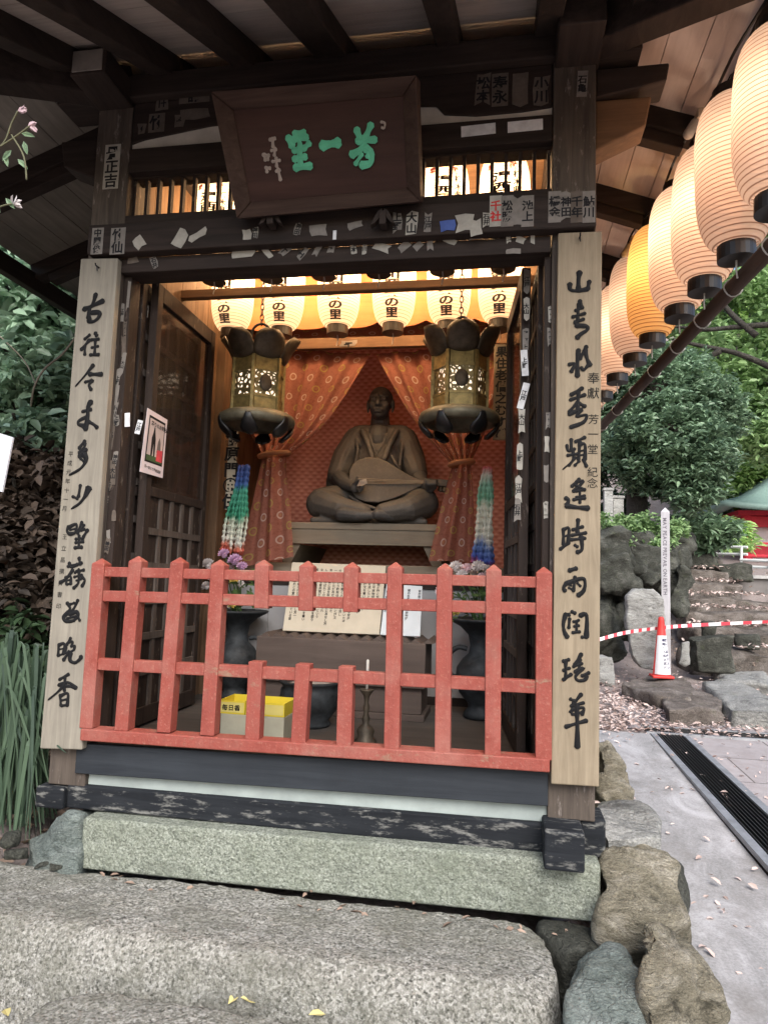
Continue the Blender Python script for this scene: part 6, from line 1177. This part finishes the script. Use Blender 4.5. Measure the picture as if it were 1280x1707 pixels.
for px, py, dx, dy in ((40, 235, 8, 30), (20, 250, -12, 14), (8, 255, 5, 20), (36, 222, 22, 6), (-5, 240, -10, 20), (30, 265, 14, 14), (10, 330, 10, 12), (0, 345, -8, 22)): d = (rt*dx-up*dy).normalized(); leaf6(m, A(px, py, -.6), d, (-fw+rt*.3).normalized(), .045, .016)
m.build('leaves', lf_blue, tw, normals=False)
# fallen leaves: on the bank, round the forecourt, on stairs and steps
def litter(n, area, size, mat_c, seed, name='fallen_leaves', hgt=None, dens=None):
    lr_ = random.Random(seed); m = LV(); P_ = []
    for _ in range(n):
        x, y = area(lr_); P_.append((x, y, (hgt or gz)(x, y)+lr_.uniform(.028, .05)*(.4 if hgt else 1)))
    n_ = unit(np.array((0, 0, 1.0))+nr.uniform(-.55, .55, (n, 3))*np.array((1, 1, 0))); d = unit(np.cross(n_, npdir(n))); l = size*nr.uniform(.6, 1.4, n); m.add(P_, d, n_, l, l*.45)
    tag(m.build(name, mat_c), kind='stuff')
lm1 = leafmat('brown_leaf_litter', (.10, .065, .048), (.32, .235, .18), .7, .05); lm2 = leafmat('pinkish_dry_leaf', (.20, .12, .095), (.62, .50, .46), .7, .1); lm3 = leafmat('yellow_fallen_leaf', (.35, .30, .10), (.5, .44, .2), .6, .1)
litter(5200, lambda q_: (q_.uniform(-4.2, -1.0), q_.uniform(-.6, 4.0)), .075, lm1, 1)
litter(2600, lambda q_: (1.35+abs(q_.gauss(0, 1.0)), 4.0+abs(q_.gauss(0, 1.5))), .05, lm2, 2)
litter(800, lambda q_: (q_.uniform(1.35, 5), q_.uniform(-.5, 5)), .04, lm2, 3)
litter(900, lambda q_: (q_.uniform(3.0, 7.5), q_.uniform(7.5, 13)), .08, lm1, 4, hgt=lambda x, y: gz(x, y)+.16)
litter(34, lambda q_: (q_.uniform(-.8, .9), q_.uniform(-.17, -.07)), .028, lm1, 9, hgt=lambda x, y: -.452)
litter(60, lambda q_: (q_.uniform(.84, 1.25), q_.uniform(-.45, .1)), .035, lm1, 12, hgt=lambda x, y: gz(x, y)+.12)
m = LV()
for a, b_, y in STAIRS:
    n = 110; P_ = np.stack([nr.uniform(a.x, b_.x, n), y+nr.uniform(-.05, .7, n), np.full(n, max(a.z, b_.z)+.035)+nr.uniform(-.01, .02, n)], 1); n_ = unit(np.array((0, 0, 1.0))+nr.uniform(-.6, .6, (n, 3))*np.array((1, 1, 0))); m.add(P_, unit(np.cross(n_, npdir(n))), n_, nr.uniform(.05, .1, n), nr.uniform(.025, .05, n))
tag(m.build('leaves_on_stairs', lm2), kind='stuff')
for i, (px, py, z, mm, lab) in enumerate(((430, 1680, -.555, lm3, 'yellow leaf on the lower step under the big slab'), (380, 1682, -.555, lm3, 'pale yellow leaf furthest left on the lower step'), (545, 1698, -.555, lm3, 'yellow leaf at the bottom edge nearest the middle'), (8, 1690, -.64, lm3, 'ochre leaf in the bottom left corner'), (975, 1565, -.60, lm1, 'brown curled leaf between the kerb and the rocks'), (955, 1600, -.62, lm1, 'dark brown leaf heap beside the rough step end'), (945, 1615, -.63, lm1, 'brown leaf lying below the heap at the step end'), (980, 1345, -.28, lm2, 'pinkish leaf behind the sill end'))):
    m = MB(); c = AZ(px, py, z)+Vector((0, 0, .012))
    for k in range(14 if 'heap' in lab else 1): dd = Vector((vr.uniform(-1, 1), vr.uniform(-.6, .6), .1)).normalized(); leaf6(m, c+(Vector((vr.uniform(-.06, .06), vr.uniform(-.05, .05), vr.uniform(0, .02))) if k else Vector()), dd, Vector((0, -.2, 1)).normalized(), .05, .024)
    tag(m.build('fallen_leaf', mm, None, normals=False), lab, 'leaf')
